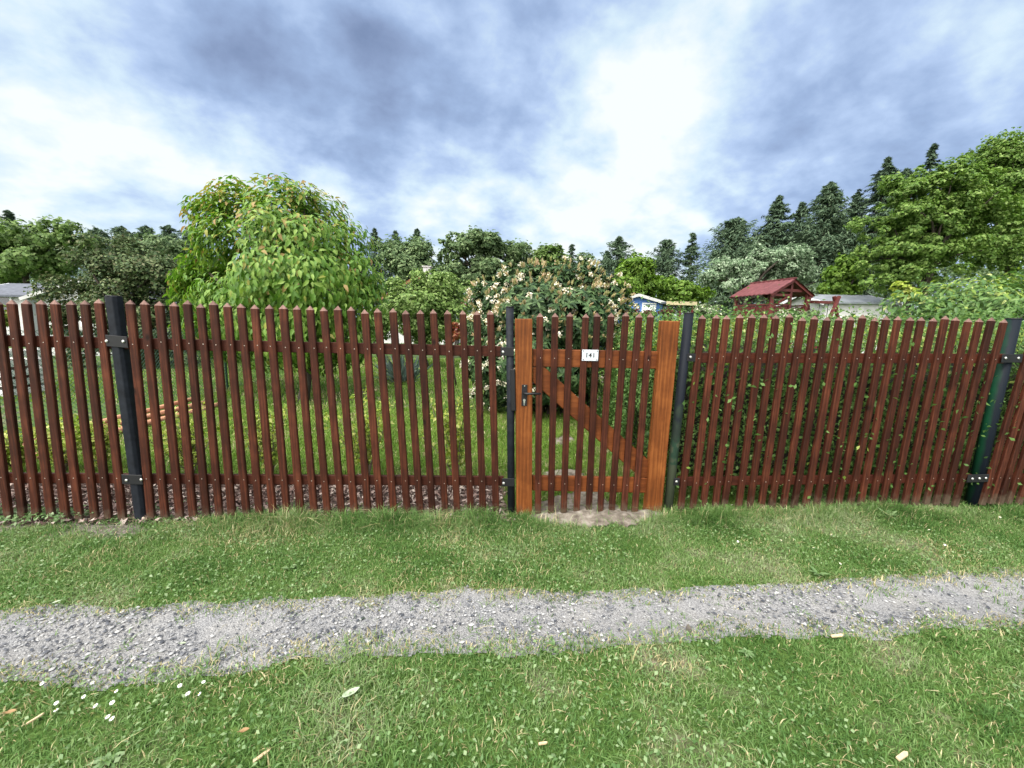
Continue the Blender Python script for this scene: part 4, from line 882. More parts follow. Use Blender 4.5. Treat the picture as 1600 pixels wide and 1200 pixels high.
def house(label, c, yaw, w, d, hw, hr, ridge, wall, roof, openings=(), trim=None, cat='cottage', over=.25, chimney=None, gutter=False, fh=.17):
    ax = np.array([math.cos(yaw), math.sin(yaw), 0]); ay = np.array([-ax[1], ax[0], 0]); up = np.array([0, 0, 1.0]); base = np.array([c[0], c[1], 0.0])
    P = lambda x, y, z: base + ax * x + ay * y + up * z
    root = empty('cottage', base, label, cat, None)
    mb = MB(); X, Y = w / 2, d / 2
    if ridge == 'y':
        V = [P(-X, -Y, 0), P(X, -Y, 0), P(X, -Y, hw), P(0, -Y, hr), P(-X, -Y, hw), P(-X, Y, 0), P(X, Y, 0), P(X, Y, hw), P(0, Y, hr), P(-X, Y, hw)]
    else:
        V = [P(-X, Y, 0), P(-X, -Y, 0), P(-X, -Y, hw), P(-X, 0, hr), P(-X, Y, hw), P(X, Y, 0), P(X, -Y, 0), P(X, -Y, hw), P(X, 0, hr), P(X, Y, hw)]
    mb.add(V, [(0, 1, 2, 3, 4), (9, 8, 7, 6, 5), (0, 5, 6, 1), (1, 6, 7, 2), (2, 7, 8, 3), (3, 8, 9, 4), (4, 9, 5, 0)])
    mb.build('wall', wall, root, origin=base)
    rb = MB(); th = .1
    for s in (-1, 1):
        half, ln = (X, Y) if ridge == 'y' else (Y, X); sl = (hr - hw) / half
        e = [(s * (half + over), hw - over * sl), (0, hr)]
        q = []
        for l in (-ln - over, ln + over):
            for (a, z) in e:
                for dz in (.012, th): q.append(P(a, l, z + dz) if ridge == 'y' else P(l, a, z + dz))
        rb.add(q, [(0, 1, 3, 2), (4, 6, 7, 5), (0, 4, 5, 1), (2, 3, 7, 6), (1, 5, 7, 3), (0, 2, 6, 4)])
    ro = rb.build('roof', roof, root, origin=P(0, 0, hr))
    if trim is not None:
        half = X if ridge == 'y' else Y; ln = Y if ridge == 'y' else X; sl = (hr - hw) / half
        for s in (-1, 1):
            for l in (-ln - over - .03, ln + over + .03):
                tb = MB()
                A = (s * (half + over + .03), hw - (over + .03) * sl); f = (lambda a, z, l=l: P(a, l, z) if ridge == 'y' else P(l, a, z)); tb.beam(f(A[0], A[1] + .02), f(0, hr + .02), .05, fh)
                tb.build('fascia', trim, ro, origin=f(0, hr))
    for (kind, face, u, z, ww, hh, m) in openings:
        f = {'front': lambda a, o, zz: P(a, -Y - o, zz), 'right': lambda a, o, zz: P(X + o, a, zz), 'left': lambda a, o, zz: P(-X - o, a, zz)}[face]
        fb = MB(); A = unit(f(1, 0, 0) - f(0, 0, 0)); O = unit(f(0, 1, 0) - f(0, 0, 0))
        for (cx, cz, sx, sz) in ((u, z + hh / 2, ww, .08), (u, z - hh / 2, ww, .08), (u - ww / 2 + .04, z, .08, hh - .08), (u + ww / 2 - .04, z, .08, hh - .08)): fb.box(f(cx, .02, cz), (sx, .07, sz), (A, O, up))
        fo = fb.build(kind, M_WFRAME, root, origin=f(u, 0, z))
        pb = MB(); pb.box(f(u, .012, z), (ww - .16, .03, hh - .16), (A, O, up)); pb.build('pane' if kind == 'window' else 'panel', m, fo, origin=f(u, 0, z))
    if chimney:
        x, y, z0, z1, s, mt = chimney; k = MB(); k.box(P(x, y, (z0 + z1) / 2), (s, s, z1 - z0), (ax, ay, up)); k.box(P(x, y, z1 + .03), (s * 1.3, s * 1.3, .06), (ax, ay, up)); k.build('chimney', mt, ro, origin=P(x, y, z0))
    if gutter:
        k = MB(); k.tube([P(-X - over, -Y - over - .06, hw - .12), P(X + over, -Y - over - .06, hw - .12)], .06, 8); k.tube([P(X, -Y - over - .06, hw - .14), P(X, -Y - .1, hw - .4), P(X, -Y - .1, 0)], .04, 6); k.build('gutter', M_WFRAME, ro, origin=P(0, -Y, hw))
    return root
a = W(994, 462, 24); e = W(1034, 474, 24)
house('small blue wooden cottage with white gable trim and a pale window', (a[0], 26.2), R(2), 2 * (e[0] - a[0]), 4.4, e[2], a[2], 'y', M_BLUE, M_GREYROOF, [('window', 'front', W(1012, 480, 24)[0] - a[0], W(1012, 481, 24)[2] - .05, .85, .62, M_WFRAME)], M_WHITE, chimney=(W(1037, 470, 24)[0] - a[0] - .2, .6, 2.2, W(1038, 462, 25)[2], .35, M_BEIGE))
# open carport
c0 = W(1044, 480, 23); c1 = W(1082, 480, 23); zt = W(1060, 473, 23)[2]
cp = empty('carport', ((c0[0] + c1[0]) / 2, 24, 0), 'open carport with a dark flat roof and beige edge beside the blue cottage', 'carport')
k = MB(); k.box(((c0[0] + c1[0]) / 2, 24.5, zt), (c1[0] - c0[0] + .3, 3.2, .1)); k.build('roof', M_SLATE, cp, origin=(c0[0], 24, zt))
k = MB(); k.box(((c0[0] + c1[0]) / 2, 22.86, zt - .04), (c1[0] - c0[0] + .34, .06, .2)); k.build('fascia', M_BEIGE, cp, origin=(c0[0], 22.9, zt))
for xx in (c0[0], (c0[0] + c1[0]) / 2, c1[0]):
    for yy in (23.0, 25.9): k = MB(); k.box((xx, yy, zt / 2 - .03), (.1, .1, zt - .06)); k.build('post', M_BROWN, cp, origin=(xx, yy, 0))
k = MB(); k.box(((c0[0] + c1[0]) / 2, 26.0, zt / 2 - .1), (c1[0] - c0[0], .08, zt - .2)); k.build('back_wall', M_BROWN, cp, origin=(c0[0], 26, 0))
A, B = W(1300, 480, 22), W(1396, 480, 22); zr_, ze_ = W(1350, 463.5, 24)[2], W(1350, 474, 22)[2]
house('long white cottage with a pale grey roof right of the swing', ((A[0] + B[0]) / 2, 24.2), R(-6), B[0] - A[0], 4.4, ze_, zr_, 'x', M_WHITE, M_GREYROOF, [('window', 'front', .35, 1.85, .5, .7, M_GLASS), ('window', 'front', -1.1, 1.85, .8, .7, M_GLASS)], M_WFRAME)
A, B = W(-60, 480, 17), W(46, 480, 17)
house('white cottage with a bluish slate roof at the far left', ((A[0] + B[0]) / 2, 19), R(0), B[0] - A[0], 4, W(20, 462, 17)[2], W(20, 446, 19)[2], 'x', M_WHITE, M_SLATE, [('window', 'front', .4, 1.7, .8, .9, M_GLASS)], M_WFRAME)
A, B = W(30, 480, 13), W(160, 480, 13)
house('white cottage with a pale sloping roof edge, half hidden by the dark shrub', ((A[0] + B[0]) / 2, 15.5), R(8), B[0] - A[0], 4, W(34, 463, 13)[2], W(92, 438, 13)[2], 'y', M_WHITE, M_SLATE, [('window', 'front', .2, 1.5, .8, .9, M_GLASS)], M_WHITE, gutter=False, fh=.1)
A, B = W(602, 470, 27), W(712, 470, 27)
house('cottage with a terracotta roof and pale chimney behind the round bush', ((A[0] + B[0]) / 2, 29), 0, B[0] - A[0], 5, W(592, 468, 27)[2], W(650, 434, 27)[2], 'y', M_WHITE, M_TERRA, [('window', 'front', -.8, 2.0, .9, 1, M_GLASS)], M_TERRA, chimney=(W(663, 430, 28)[0] - (A[0] + B[0]) / 2, 0, 3.6, W(663, 416, 28.5)[2], .5, M_WHITE))

# play tower
Yp = 15.0; n0 = W(1201, 459, Yp); d2 = np.array([.97, .243, 0]); d1 = np.array([-.243, .97, 0]); up = np.array([0, 0, 1.0]); ze = n0[2]; O = np.array([n0[0], n0[1], 0]); Lp, Wp = 1.75, 2.05
PT = lambda a, b, z: O + d1 * a + d2 * b + up * z
zr = W(1235, 436, Yp + .25)[2]; pt = empty('play_tower', PT(Lp / 2, Wp / 2, 0), 'dark red timber play tower with a red tiled gable roof', 'play tower')
M_RROOF = noise_mat('red_roof_tiles', [(.3, (.075, .018, .02)), (.7, (.13, .038, .041))], 7, 5, .55)
rb = MB(); m = 48; rows = 9
for s in (0, 1):
    V = []
    for thick in (0, -.03):
        for i in range(m + 1):
            a = -.14 + (Lp + .28) * i / m
            for j in range(rows):
                t = j / (rows - 1); b = (Wp / 2) * t if s == 0 else Wp - (Wp / 2) * t
                z = ze + (zr - ze) * t + .022 * abs(math.sin(i / m * math.pi * 9)) + .012 * ((j % 2)) + thick
                b2 = b + (-.0 if s == 0 else .0); V.append(PT(a, b2, z))
    K = (m + 1) * rows; fs = []
    for o in (0, K):
        fs += [(o + i * rows + j, o + i * rows + j + 1, o + (i + 1) * rows + j + 1, o + (i + 1) * rows + j) for i in range(m) for j in range(rows - 1)]
    fs += [(i * rows, (i + 1) * rows, K + (i + 1) * rows, K + i * rows) for i in range(m)]
    rb.add(V, fs)
ro = rb.build('roof', M_RROOF, pt, origin=PT(Lp / 2, Wp / 2, zr))
k = MB(); k.beam(PT(-.15, Wp / 2, zr + .03), PT(Lp + .15, Wp / 2, zr + .03), .1, .05); k.build('ridge_cap', M_RROOF, ro, origin=PT(0, Wp / 2, zr))
zrail = W(1201, 475, Yp)[2]; zpl = zrail - .8; i0, i1 = .2, Wp - .2
for aa in (.02, Lp - .02):
    for bb in (i0, i1): k = MB(); k.box(PT(aa, bb, (ze + .1) / 2), (.1, .1, ze + .1), (d1, d2, up)); k.build('post', M_BROWN, pt, origin=PT(aa, bb, 0), bevel=.006)
k = MB(); k.box(PT(.02, Wp / 2 + .02, (zpl + zr) / 2 - .08), (.09, .09, zr - zpl - .16), (d1, d2, up)); k.build('post', M_BROWN, pt, origin=PT(.02, Wp / 2, zpl), bevel=.006)
for aa in (-.08, Lp + .08):
    k = MB(); k.beam(PT(aa, .03, ze - .03), PT(aa, Wp / 2, zr - .06), .05, .11); k.beam(PT(aa, Wp - .03, ze - .03), PT(aa, Wp / 2, zr - .06), .05, .11); k.build('rafter', M_BROWN, pt, origin=PT(aa, Wp / 2, zr))
k = MB(); k.beam(PT(.0, .5, zr - .42), PT(0, Wp - .5, zr - .42), .06, .1); k.build('collar_beam', M_BROWN, pt, origin=PT(0, Wp / 2, zr - .4))
k = MB(); k.beam(PT(.02, i0 + .05, ze - .48), PT(.02, Wp / 2 - .05, ze - .02), .05, .07); k.build('brace', M_BROWN, pt, origin=PT(.02, i0, ze - .4))
k = MB(); k.beam(PT(.02, i0, ze - .02), PT(.02, Wp / 2, ze - .02), .07, .09); k.build('tie_beam', M_BROWN, pt, origin=PT(.02, i0, ze))
k = MB(); k.box(PT(Lp / 2, Wp / 2, zpl), (Lp, Wp - .3, .07), (d1, d2, up)); k.build('platform', M_BROWN, pt, origin=PT(Lp / 2, Wp / 2, zpl))
def boards(p0, p1, cnt):
    k = MB(); v = unit(p1 - p0); L = np.linalg.norm(p1 - p0); nrm = np.cross(v, up)
    for j in range(cnt):
        k.box(p0 + v * L * (j + .5) / cnt + up * ((zpl + zrail) / 2 - .02 * (j % 2)), (L / cnt * .84, .025, zrail - zpl - .08), (v, nrm, up))
    k.beam(p0 + up * zrail, p1 + up * zrail, .07, .06); k.build('railing', M_BROWN, pt, origin=p0 + up * zpl)
boards(PT(Lp - .08, i0 - .01, 0), PT(.08, i0 - .01, 0), 13); boards(PT(.03, i0 + .07, 0), PT(.03, Wp / 2 - .05, 0), 6); boards(PT(.1, i1 + .01, 0), PT(Lp - .1, i1 + .01, 0), 13)
# swing
sA, sB = W(1262, 471.5, 15.7), W(1306, 473, 14.9); sw = empty('swing_frame', np.array([(sA[0] + sB[0]) / 2, 15.3, 0]), 'dark red wooden swing frame with crossed legs right of the play tower', 'swing')
k = MB(); k.beam(sA, sB + (sB - sA) * .08, .11, .11); k.build('beam', M_BROWN, sw, origin=sA, bevel=.006)
for (tp, dx) in ((sB, 1), (sA, 1)):
    for s in (-1, 1):
        c = tp + np.array([0, .06 * s, .08]); v = np.array([1.15 * s, .5 * s, -tp[2] - .08]); k = MB(); k.beam(c - v * .06, c + v, .09, .09, up=(0, 1, 0)); k.build('leg', M_BROWN, sw, origin=c)
for t in (.45, .75):
    c = sA + (sB - sA) * t; k = MB(); k.tube([c, c - up * 1.7], .012, 5); k.build('rope', M_BLACK, sw, origin=c)
c = sA + (sB - sA) * .6 - up * 1.72; k = MB(); k.box(c, (.5, .18, .03)); k.build('seat', M_BROWN, sw, origin=c)

# silver-leaved tree behind the tower
tree('silver_tree', 'broad silvery pale-leaved tree behind the play tower', 'tree', None, 18.5, [(1150, 432, 62, 34), (1200, 418, 58, 34), (1235, 418, 42, 40), (1252, 398, 22, 20), (1185, 400, 40, 22), (1110, 442, 28, 24), (1268, 440, 18, 28), (1215, 455, 60, 22)], GM['silver'], 26000, .13, .5, 120, .34, .14, hub=(1165, 455), base_px=1150, limbs=24, sprigs=.08)
# ------------------------------------------------------------------ far trees
g1 = 'broadleaf trees of the wood behind the gardens'; g2 = 'dark conifers of the wood behind the gardens'
def bl(label, Y, ell, mat='forest', n=6500, leaf=.34, **kw): return tree('broadleaf_tree', label, 'tree', g1, Y, ell, GM[mat], int(n * 1.7), leaf, .6, kw.pop('clumps', 44) * 2, kw.pop('cr', .38), kw.pop('trunk', .2), **kw)
bl('broad mid green tree at the left edge above the white cottages', 27, [(45, 400, 85, 62), (100, 385, 50, 50), (-20, 400, 60, 60)], 'mid', 12000, .26, clumps=70, cr=.27, sprigs=.1)
bl('dark green broad tree between the big-leaved tree and the gap of sky, left of centre', 42, [(635, 405, 50, 42), (655, 440, 60, 40)], n=8000, clumps=40)
bl('widest dark green tree, tallest of the centre, above the round bush', 40, [(735, 392, 60, 36), (775, 400, 50, 36), (740, 440, 80, 40), (700, 400, 30, 28)], n=12000, clumps=60, cr=.3)
bl('dark green tree right of the widest centre tree', 41, [(812, 405, 34, 30), (815, 440, 45, 35)], n=5500)
bl('light green tree above the left part of the rhododendron', 37, [(855, 402, 28, 28), (850, 440, 40, 35), (875, 420, 22, 24)], 'mid', 6500, .3)
bl('feathery grey green birch above the middle of the rhododendron', 48, [(913, 412, 18, 20), (925, 440, 22, 28)], 'forest', 2600, .3, cr=.4)
bl('round bright green maple right of the rhododendron', 31, [(990, 425, 34, 36), (1000, 450, 45, 36), (975, 450, 30, 30)], 'bright', 8500, .27, clumps=44, cr=.32)
bl('low bright green tree under the pines right of the maple', 33, [(1050, 455, 40, 26), (1085, 462, 30, 22)], 'bright', 4200, .27)
bl('large yellow green beech with spreading layered boughs at the right', 21, [(1450, 300, 80, 48), (1420, 350, 85, 45), (1500, 340, 75, 60), (1390, 400, 60, 40), (1460, 400, 90, 50), (1520, 290, 40, 40), (1400, 440, 70, 35)], 'yellow', 46000, .16, clumps=230, cr=.23, trunk=.15, flat=.7, up=.6, limbs=40, base_px=1432, hub=(1450, 390), sprigs=.08)
bl('yellow green tree cut off by the right edge behind the beech', 23, [(1570, 265, 60, 60), (1600, 330, 60, 60), (1560, 390, 60, 50), (1620, 260, 60, 60), (1545, 230, 35, 24)], 'yellow', 34000, .17, clumps=170, cr=.24, trunk=.15, flat=.7, up=.6, limbs=30, base_px=1580, hub=(1585, 380), sprigs=.1)
bl('mid green broad tree beyond the left edge of the photo', 30, [(-190, 400, 80, 60), (-120, 415, 60, 50)], 'mid', 7000, .28)
bl('dark broad tree farthest left, outside the photo', 36, [(-330, 395, 90, 65)], n=6000)
bl('small bright green tree between the silver tree and the beech', 25, [(1318, 430, 34, 30), (1310, 455, 40, 26)], 'bright', 5500, .23, clumps=36)
bl('dark tree showing right of the widest tree at the left of the shrub', 44, [(265, 395, 40, 34), (225, 400, 40, 34)], n=5000)
def cf(label, px, top, w, Y, kind='spruce', **kw): return conifer(label, px, top, w, Y, GM[kind], 'larch_tree' if kind == 'larch' else 'spruce_tree', g2, airy=2.0 if kind == 'larch' else 1.0, **kw)
cf('dark conifer tip just right of the leftmost broad tree', 150, 356, 90, 46, 'larch', n=5000)
cf('narrow conifer above the left part of the dark shrub', 190, 354, 100, 47, 'larch', n=5000)
cf('conifer above the middle of the dark shrub', 228, 353, 100, 45, 'larch', n=5000)
cf('conifer with a ragged top above the right part of the dark shrub', 264, 352, 100, 46, 'larch', n=5000)
cf('conifer touching the big-leaved tree on its left', 298, 354, 90, 46, 'larch', n=5000)
cf('conifer at the far left edge behind the broad tree', 12, 328, 60, 45)
cf('dark conifer just right of the big-leaved tree', 585, 357, 56, 50); cf('spire of a conifer behind the left centre tree', 618, 361, 60, 52); cf('conifer spire between the two broad centre trees', 652, 358, 64, 52)
cf('slim dark conifer above the rhododendron', 894, 380, 30, 52, n=2600)
cf('larch with a soft rounded top above the right end of the rhododendron', 968, 370, 62, 42, 'larch', n=4200, droop=.1); cf('dark conifer left of the maple', 948, 392, 50, 45)
cf('tall open pine right of the maple', 1042, 374, 58, 44, 'larch', n=4200, droop=.0, low=.25); cf('slender spruce standing alone right of the pine', 1083, 362, 44, 44, n=2600, droop=.3)
cf('wide airy larch left above the silver tree', 1150, 340, 96, 40, 'larch', n=7000, droop=.0, low=.2); cf('low dark conifer behind the left end of the silver tree', 1116, 398, 40, 45)
cf('dark drooping spruce above the middle of the silver tree', 1218, 305, 96, 38, n=6500); cf('shorter dark spruce above the right of the silver tree', 1254, 316, 86, 40, n=5500)
cf('tall larch with trailing twigs left of the beech', 1298, 284, 100, 36, 'larch', n=9000, droop=.45); cf('narrow spire spruce next to the tall larch', 1342, 296, 80, 38, n=5500)
cf('tallest dark spruce rising behind the left shoulder of the beech', 1388, 246, 100, 34, n=7500, droop=.4); cf('thin-topped spruce at the shoulder of the beech', 1416, 264, 80, 36, 'larch', n=5000); cf('dark spruce tip above the crown of the beech', 1460, 224, 60, 33, n=4200)
cf('low conifer filling between the larch and the silver tree', 1275, 350, 90, 43, n=5000)
bl('dark broad tree low behind the spruces above the silver tree', 46, [(1225, 385, 60, 40), (1300, 385, 60, 45), (1350, 400, 50, 45), (1160, 400, 50, 34)], n=9000, clumps=70, cr=.34)
# far wood that reads as one mass
P, r = [], []
for px in list(range(-260, 330, 26)) + list(range(560, 960, 26)) + list(range(960, 1900, 28)):
    for _ in range(2):
        lo_ = 440 if px < 330 else (455 if px < 960 else (462 if px < 1180 else 430)); c = W(px + rng.normal(0, 9), lo_ + rng.uniform(-22, 30), rng.uniform(50, 58)); P.append(c); r.append(rng.uniform(1.6, 3.0))
P, r = np.array(P), np.array(r); q, nr = foliage(P, r, 32000, .9, None, .5); L = rng.uniform(.35, .65, len(q)); V, f = leaves_rhomb(q, nr, L, L * .6)
tag(raw_mesh('far_woods', V, [(f, 0)], GM['forest']), 'dark undergrowth of the wood behind the gardens', None, None, 'stuff')

# ------------------------------------------------------------------ small things in the grass
M_PETAL = leaf_mat('daisy_petal', [(.75, .74, .72), (.85, .84, .84)], .2, .6, .2); M_YOLK = plain('daisy_centre', (.6, .42, .04), .7)
def daisy(px, py, label, group):
    b = G(px, py); b[2] = gh(b[0], b[1]); root = empty('daisy', b, label, 'flower', group); m = 15; an = np.arange(m) * 6.283 / m + rng.normal(0, .1, m); h = rng.uniform(.025, .04)
    tl = np.array([rng.normal(0, .3), rng.normal(0, .3) - .25, 1.0]); tl /= np.linalg.norm(tl); a0 = unit(np.cross(tl, [1, .1, 0])); b0 = np.cross(tl, a0)
    T = a0 * np.cos(an)[:, None] + b0 * np.sin(an)[:, None]; s = rng.uniform(.6, .9)
    V, f = leaves_rhomb(np.array([0, 0, h]) + T * .006 * s, np.tile(tl, (m, 1)), .009 * s, .0038 * s, axis=T, fold=0); raw_mesh('petals', V, [(f, 0)], M_PETAL, root)
    k = MB(); k.tube([b + [0, 0, h - .001], b + np.array([0, 0, h]) + tl * .0025], [.0032 * s, .002 * s], 8); k.build('centre', M_YOLK, root, origin=b)
    k = MB(); k.tube([b, b + [0, 0, h]], .0008, 4); k.build('stem', M_CLOVER, root, origin=b)
for p in ((146, 1078), (132, 1097), (183, 1090), (282, 1080), (295, 1096), (313, 1097), (319, 1075), (90, 1112), (89, 1119), (151, 1116), (177, 1110), (170, 1132), (176, 1131), (68, 1082)):
    daisy(*p, 'small white daisy in the grass of the left foreground', 'daisies of the left foreground')
for p in ((1220, 851), (1152, 855), (1312, 888), (1450, 835), (1475, 859), (1552, 804), (1562, 814), (1297, 844), (1270, 862), (1505, 838), (1142, 797), (1585, 812)):
    daisy(*p, 'small white daisy in the taller grass before the right fence panel', 'daisies by the right fence panel')
def flat_leaf(px, py, ln, wd, ang, mat, label, name='fallen_leaf', curl=.25, z=.03):
    b = G(px, py); b[2] = gh(b[0], b[1]) + z; m = 9; V = []
    d = np.array([math.cos(ang), math.sin(ang), 0]); s = np.array([-d[1], d[0], 0])
    for i in range(m):
        t = i / (m - 1); w = wd * math.sin(math.pi * min(1, t * .95 + .04)) ** .8 * (1 - .25 * t); c = b + d * ln * (t - .5) + up * (ln * curl * (t - .5) ** 2)
        for j in (-1, -.5, 0, .5, 1): V.append(c + s * w / 2 * j + up * (abs(j) * w * .18 + rng.normal(0, ln * .008)))
    fs = [(i * 5 + j, i * 5 + j + 1, i * 5 + j + 6, i * 5 + j + 5) for i in range(m - 1) for j in range(4)]
    mb = MB(); mb.add(V, fs, 0, True); mb.tube([b - d * ln * .5 + up * ln * curl * .25, b - d * ln * .72 + up * .004], [.0012, .0008], 4)
    tag(mb.build(name, mat, None, origin=b), label, 'leaf')
M_PALE = noise_mat('pale_dry_leaf', [(.3, (.2, .25, .16)), (.7, (.34, .4, .29))], 30, 4, .7); M_DRYL = noise_mat('dry_brown_leaf', [(.3, (.05, .045, .04)), (.7, (.12, .1, .085))], 40, 4, .8); M_ORL = noise_mat('orange_leaf', [(.3, (.17, .1, .04)), (.7, (.28, .18, .09))], 40, 4, .7)
flat_leaf(549, 1094, .062, .03, .7, M_PALE, 'large pale upturned leaf on the grass, below the gravel track')
flat_leaf(1076, 984, .05, .028, 1.3, M_DRYL, 'dark dry leaf lying on the gravel track', z=.014, curl=.6)
flat_leaf(19, 1124, .03, .018, .3, M_ORL, 'small orange leaf in the grass near the left edge'); flat_leaf(286, 1005, .024, .012, .2, M_PALE, 'pale leaf lying on the gravel track at the left', z=.012)
flat_leaf(91, 953, .03, .015, .9, M_PALE, 'small white leaf on the far edge of the track at the left'); flat_leaf(383, 1151, .028, .018, .4, M_ORL, 'yellow orange leaf in the grass below the pale upturned leaf')
M_CHIPW = wood_mat('fresh_wood_chip', (.25, .18, .1), (.4, .3, .18), (.5, .4, .26), rough=.8)
for px, py, l, w, an, lb_ in ((1307, 1000, .06, .012, .1, 'fresh wood chip on the near edge of the track at the right'), (1408, 1191, .055, .012, .35, 'pale wood splinter in the grass at the bottom right'), (57, 1132, .04, .006, 1.1, 'thin straw splinter in the grass near the left edge'), (410, 1188, .05, .01, .8, 'pale wood splinter in the grass at the bottom left'), (848, 1171, .03, .006, .1, 'short wood splinter in the grass at the bottom centre')):
    b = G(px, py); b[2] = gh(b[0], b[1]) + .022; d = np.array([math.cos(an), math.sin(an), .05]); mb = MB(); mb.prism([(-l / 2, -w / 2), (l * .3, -w / 2), (l / 2, 0), (l * .35, w / 2), (-l * .45, w * .4)], 0, .005, lambda s, n, z: b + d * s + np.array([-d[1], d[0], 0]) * z + up * n)
    tag(mb.build('wood_chip', M_CHIPW, None, origin=b), lb_, 'wood chip')
M_DOCK = leaf_mat('pale_weed_leaf', [(.09, .16, .055), (.13, .21, .085), (.18, .26, .125)], .25, .45, .35)
def rosette(px, py, m, ln, rise, label):
    b = G(px, py); b[2] = gh(b[0], b[1]); root = empty('weed', b, label, 'weed', None); an = rng.uniform(0, 6.28, m); ln *= .7; m += 4; an = rng.uniform(0, 6.28, m); T = unit(np.stack([np.cos(an), np.sin(an), rise + .3 * rng.random(m)], -1)); N = unit(np.array([0, 0, 1.0]) - T * T[:, 2:3] + 1e-3)
    V, t3, q4 = leaves_full(np.zeros((m, 3)) + [0, 0, .01], N, T, ln * rng.uniform(.6, 1.1, m), ln * .36, .35, .12); raw_mesh('leaves', V, [(t3, 0), (q4, 0)], M_DOCK, root, smooth=True)
rosette(1277, 900, 9, .085, .8, 'pale dock weed in the grass above the track at the right'); rosette(1386, 815, 7, .11, 1.6, 'upright pale weed at the foot of the right fence panel'); rosette(1402, 775, 6, .12, 2.0, 'leafy weed growing between the pickets of the right panel')
rosette(452, 893, 8, .06, .8, 'small green weed in the grass left of centre, above the track'); rosette(168, 1190, 8, .06, .5, 'broad-leaved weed in the grass at the bottom left'); rosette(865, 1012, 9, .045, .6, 'low weed on the near edge of the track at the centre')
rosette(1165, 1022, 8, .05, .4, 'flat round-leaved weed below the track right of centre')

# ------------------------------------------------------------------ sky, sun, view
SUN_EL, SUN_AZ = R(52), R(215)      # azimuth clockwise from +Y: behind the camera, a little to the left
w = bpy.data.worlds.new('World'); scene.world = w; w.use_nodes = True; nt = w.node_tree; nt.nodes.clear(); L = nt.links.new
out = nt.nodes.new('ShaderNodeOutputWorld'); bg = nt.nodes.new('ShaderNodeBackground'); bg.inputs['Strength'].default_value = .1; L(bg.outputs[0], out.inputs[0])
sky = nt.nodes.new('ShaderNodeTexSky'); sky.sky_type = 'NISHITA'; sky.sun_disc = False; sky.sun_elevation = SUN_EL; sky.sun_rotation = SUN_AZ; sky.air_density = 1; sky.dust_density = 1.5
tc = nt.nodes.new('ShaderNodeTexCoord'); sp = nt.nodes.new('ShaderNodeSeparateXYZ'); L(tc.outputs['Generated'], sp.inputs[0])
def math_(op, a, b=None, c=None):
    n = nt.nodes.new('ShaderNodeMath'); n.operation = op
    for i, v in enumerate((a, b, c)):
        if v is None: continue
        if isinstance(v, (int, float)): n.inputs[i].default_value = v
        else: L(v, n.inputs[i])
    return n.outputs[0]
den = math_('ADD', math_('MAXIMUM', sp.outputs[2], 0.0), .42)
cx, cy = math_('DIVIDE', sp.outputs[0], den), math_('DIVIDE', sp.outputs[1], den)
cb_ = nt.nodes.new('ShaderNodeCombineXYZ'); L(cx, cb_.inputs[0]); L(cy, cb_.inputs[1])
def noise(scale, detail, rough, dist, off):
    m = nt.nodes.new('ShaderNodeMapping'); m.inputs['Location'].default_value = off; m.inputs['Rotation'].default_value = (0, 0, R(-28)); m.inputs['Scale'].default_value = (1.15, 1.25, 1); L(cb_.outputs[0], m.inputs[0])
    n = nt.nodes.new('ShaderNodeTexNoise'); n.inputs['Scale'].default_value = scale; n.inputs['Detail'].default_value = detail; n.inputs['Roughness'].default_value = rough; n.inputs['Distortion'].default_value = dist; L(m.outputs[0], n.inputs['Vector']); return n.outputs['Fac']
big = noise(.9, 6, .52, .5, (3.1, 1.7, 0)); fine = noise(6.0, 8, .55, .1, (7.7, 4.2, 2))
mid_ = noise(2.4, 9, .5, .15, (1.2, 9.4, 5)); v = math_('ADD', math_('MULTIPLY', math_('SUBTRACT', big, .5), .5), math_('ADD', math_('MULTIPLY', math_('SUBTRACT', fine, .5), 1.1), math_('MULTIPLY', math_('SUBTRACT', mid_, .5), 1.75)))
v = math_('ADD', v, .63)
BLOBS = [(10, 130, 22, .34), (150, 260, 40, .22), (330, 250, 60, .12), (380, 80, 14, -.24), (230, 60, 30, -.2), (620, 40, 25, -.22), (640, 200, 70, -.14), (830, 170, 60, -.1), (640, 300, 60, .2), (850, 310, 50, .26), (1010, 330, 40, .24), (1000, 210, 60, .22), (930, 110, 90, .12), (1250, 90, 60, .05), (1400, 180, 30, -.22), (1150, 330, 70, -.12), (1560, 80, 20, -.12), (1290, 250, 110, .12), (1000, 20, 50, -.1), (250, 330, 120, -.15), (60, 300, 90, -.05)]
for px, py, kk, amp in BLOBS:
    d = unit(ray(px, py)); dt = nt.nodes.new('ShaderNodeVectorMath'); dt.operation = 'DOT_PRODUCT'; L(tc.outputs['Generated'], dt.inputs[0]); dt.inputs[1].default_value = tuple(float(x) for x in d)
    g = math_('EXPONENT', math_('MULTIPLY', math_('SUBTRACT', dt.outputs['Value'], 1.0), float(kk))); v = math_('ADD', v, math_('MULTIPLY', g, float(amp)))
cr = nt.nodes.new('ShaderNodeValToRGB'); el = cr.color_ramp.elements; SG = 5.2
stops = [(0, (.19, .26, .43)), (.2, (.26, .345, .545)), (.42, (.355, .48, .73)), (.6, (.495, .64, .905)), (.776, (.7, .86, .98)), (1.0, (.97, 1.03, 1.02))]
while len(el) < len(stops): el.new(.5)
for e_, (p_, c_) in zip(el, stops): e_.position = p_; e_.color = (*[min(x, 1.2) for x in c_], 1)
v = math_('MULTIPLY_ADD', v, .8, .2); L(v, cr.inputs[0])
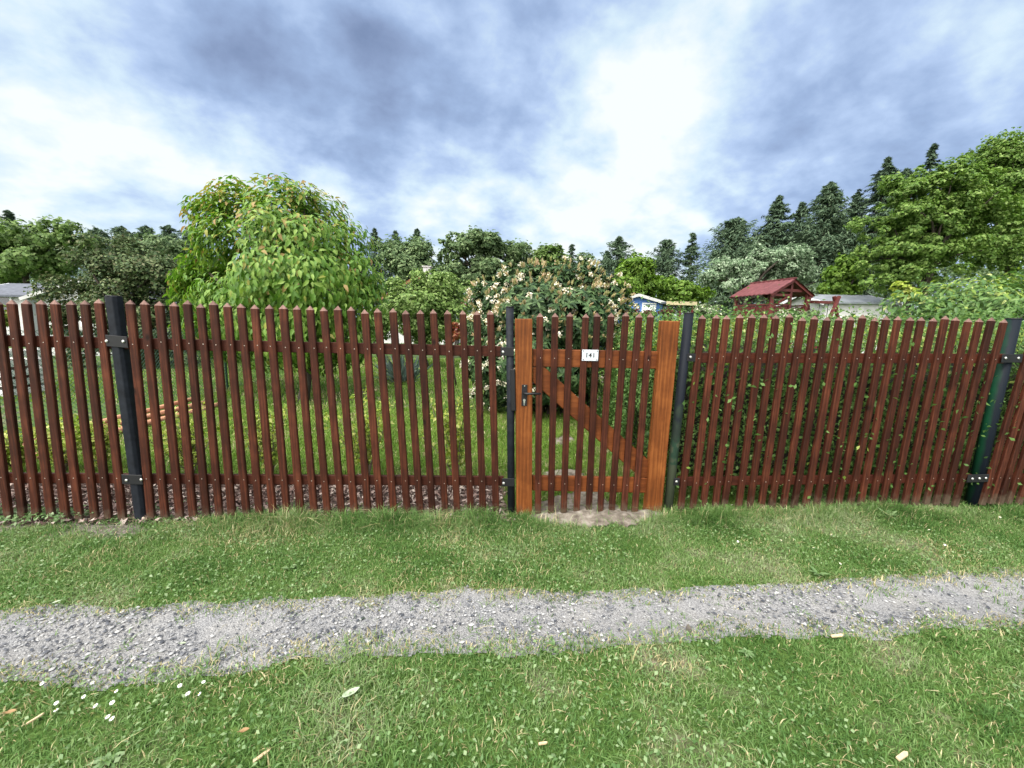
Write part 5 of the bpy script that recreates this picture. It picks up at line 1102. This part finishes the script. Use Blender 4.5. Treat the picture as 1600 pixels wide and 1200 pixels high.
# unseen sky around the sun, behind the camera, boosted as added fill light
sund = np.array([math.sin(SUN_AZ) * math.cos(SUN_EL), math.cos(SUN_AZ) * math.cos(SUN_EL), math.sin(SUN_EL)])
dt = nt.nodes.new('ShaderNodeVectorMath'); dt.operation = 'DOT_PRODUCT'; L(tc.outputs['Generated'], dt.inputs[0]); dt.inputs[1].default_value = tuple(float(x) for x in sund)
mr = nt.nodes.new('ShaderNodeMapRange'); mr.interpolation_type = 'SMOOTHSTEP'; L(dt.outputs['Value'], mr.inputs[0]); mr.inputs[1].default_value = .25; mr.inputs[2].default_value = 1.0; mr.inputs[3].default_value = 1.0; mr.inputs[4].default_value = 6.0
sc_ = nt.nodes.new('ShaderNodeVectorMath'); sc_.operation = 'SCALE'; wm = nt.nodes.new('ShaderNodeMix'); wm.data_type = 'RGBA'; wf_ = nt.nodes.new('ShaderNodeMapRange'); L(dt.outputs['Value'], wf_.inputs[0]); wf_.inputs[1].default_value = .28; wf_.inputs[2].default_value = .6; L(wf_.outputs[0], wm.inputs[0]); L(cr.outputs[0], wm.inputs[6]); wm.inputs[7].default_value = (1, .98, .93, 1); L(wm.outputs[2], sc_.inputs[0]); L(math_('MULTIPLY', mr.outputs[0], SG), sc_.inputs['Scale'])
mx = nt.nodes.new('ShaderNodeMix'); mx.data_type = 'RGBA'; mx.inputs[0].default_value = .92; L(sky.outputs[0], mx.inputs[6]); L(sc_.outputs[0], mx.inputs[7]); L(mx.outputs[2], bg.inputs[0])

sl = bpy.data.lights.new('sun', 'SUN'); sl.energy = 1.5; sl.angle = R(14); sl.color = (1, .94, .84); so = bpy.data.objects.new('sun', sl); col.objects.link(so)
so.rotation_euler = Vector([float(-x) for x in sund]).to_track_quat('-Z', 'Y').to_euler(); so.location = (0, 0, 30)
vs = scene.view_settings; scene.display_settings.display_device = 'sRGB'; vs.view_transform = 'Standard'; vs.look = 'None'; vs.exposure = 1.0; vs.gamma = 1
scene.cycles.max_bounces = 6; scene.cycles.diffuse_bounces = 3; scene.cycles.glossy_bounces = 2; scene.cycles.transmission_bounces = 3; scene.cycles.use_denoising = True
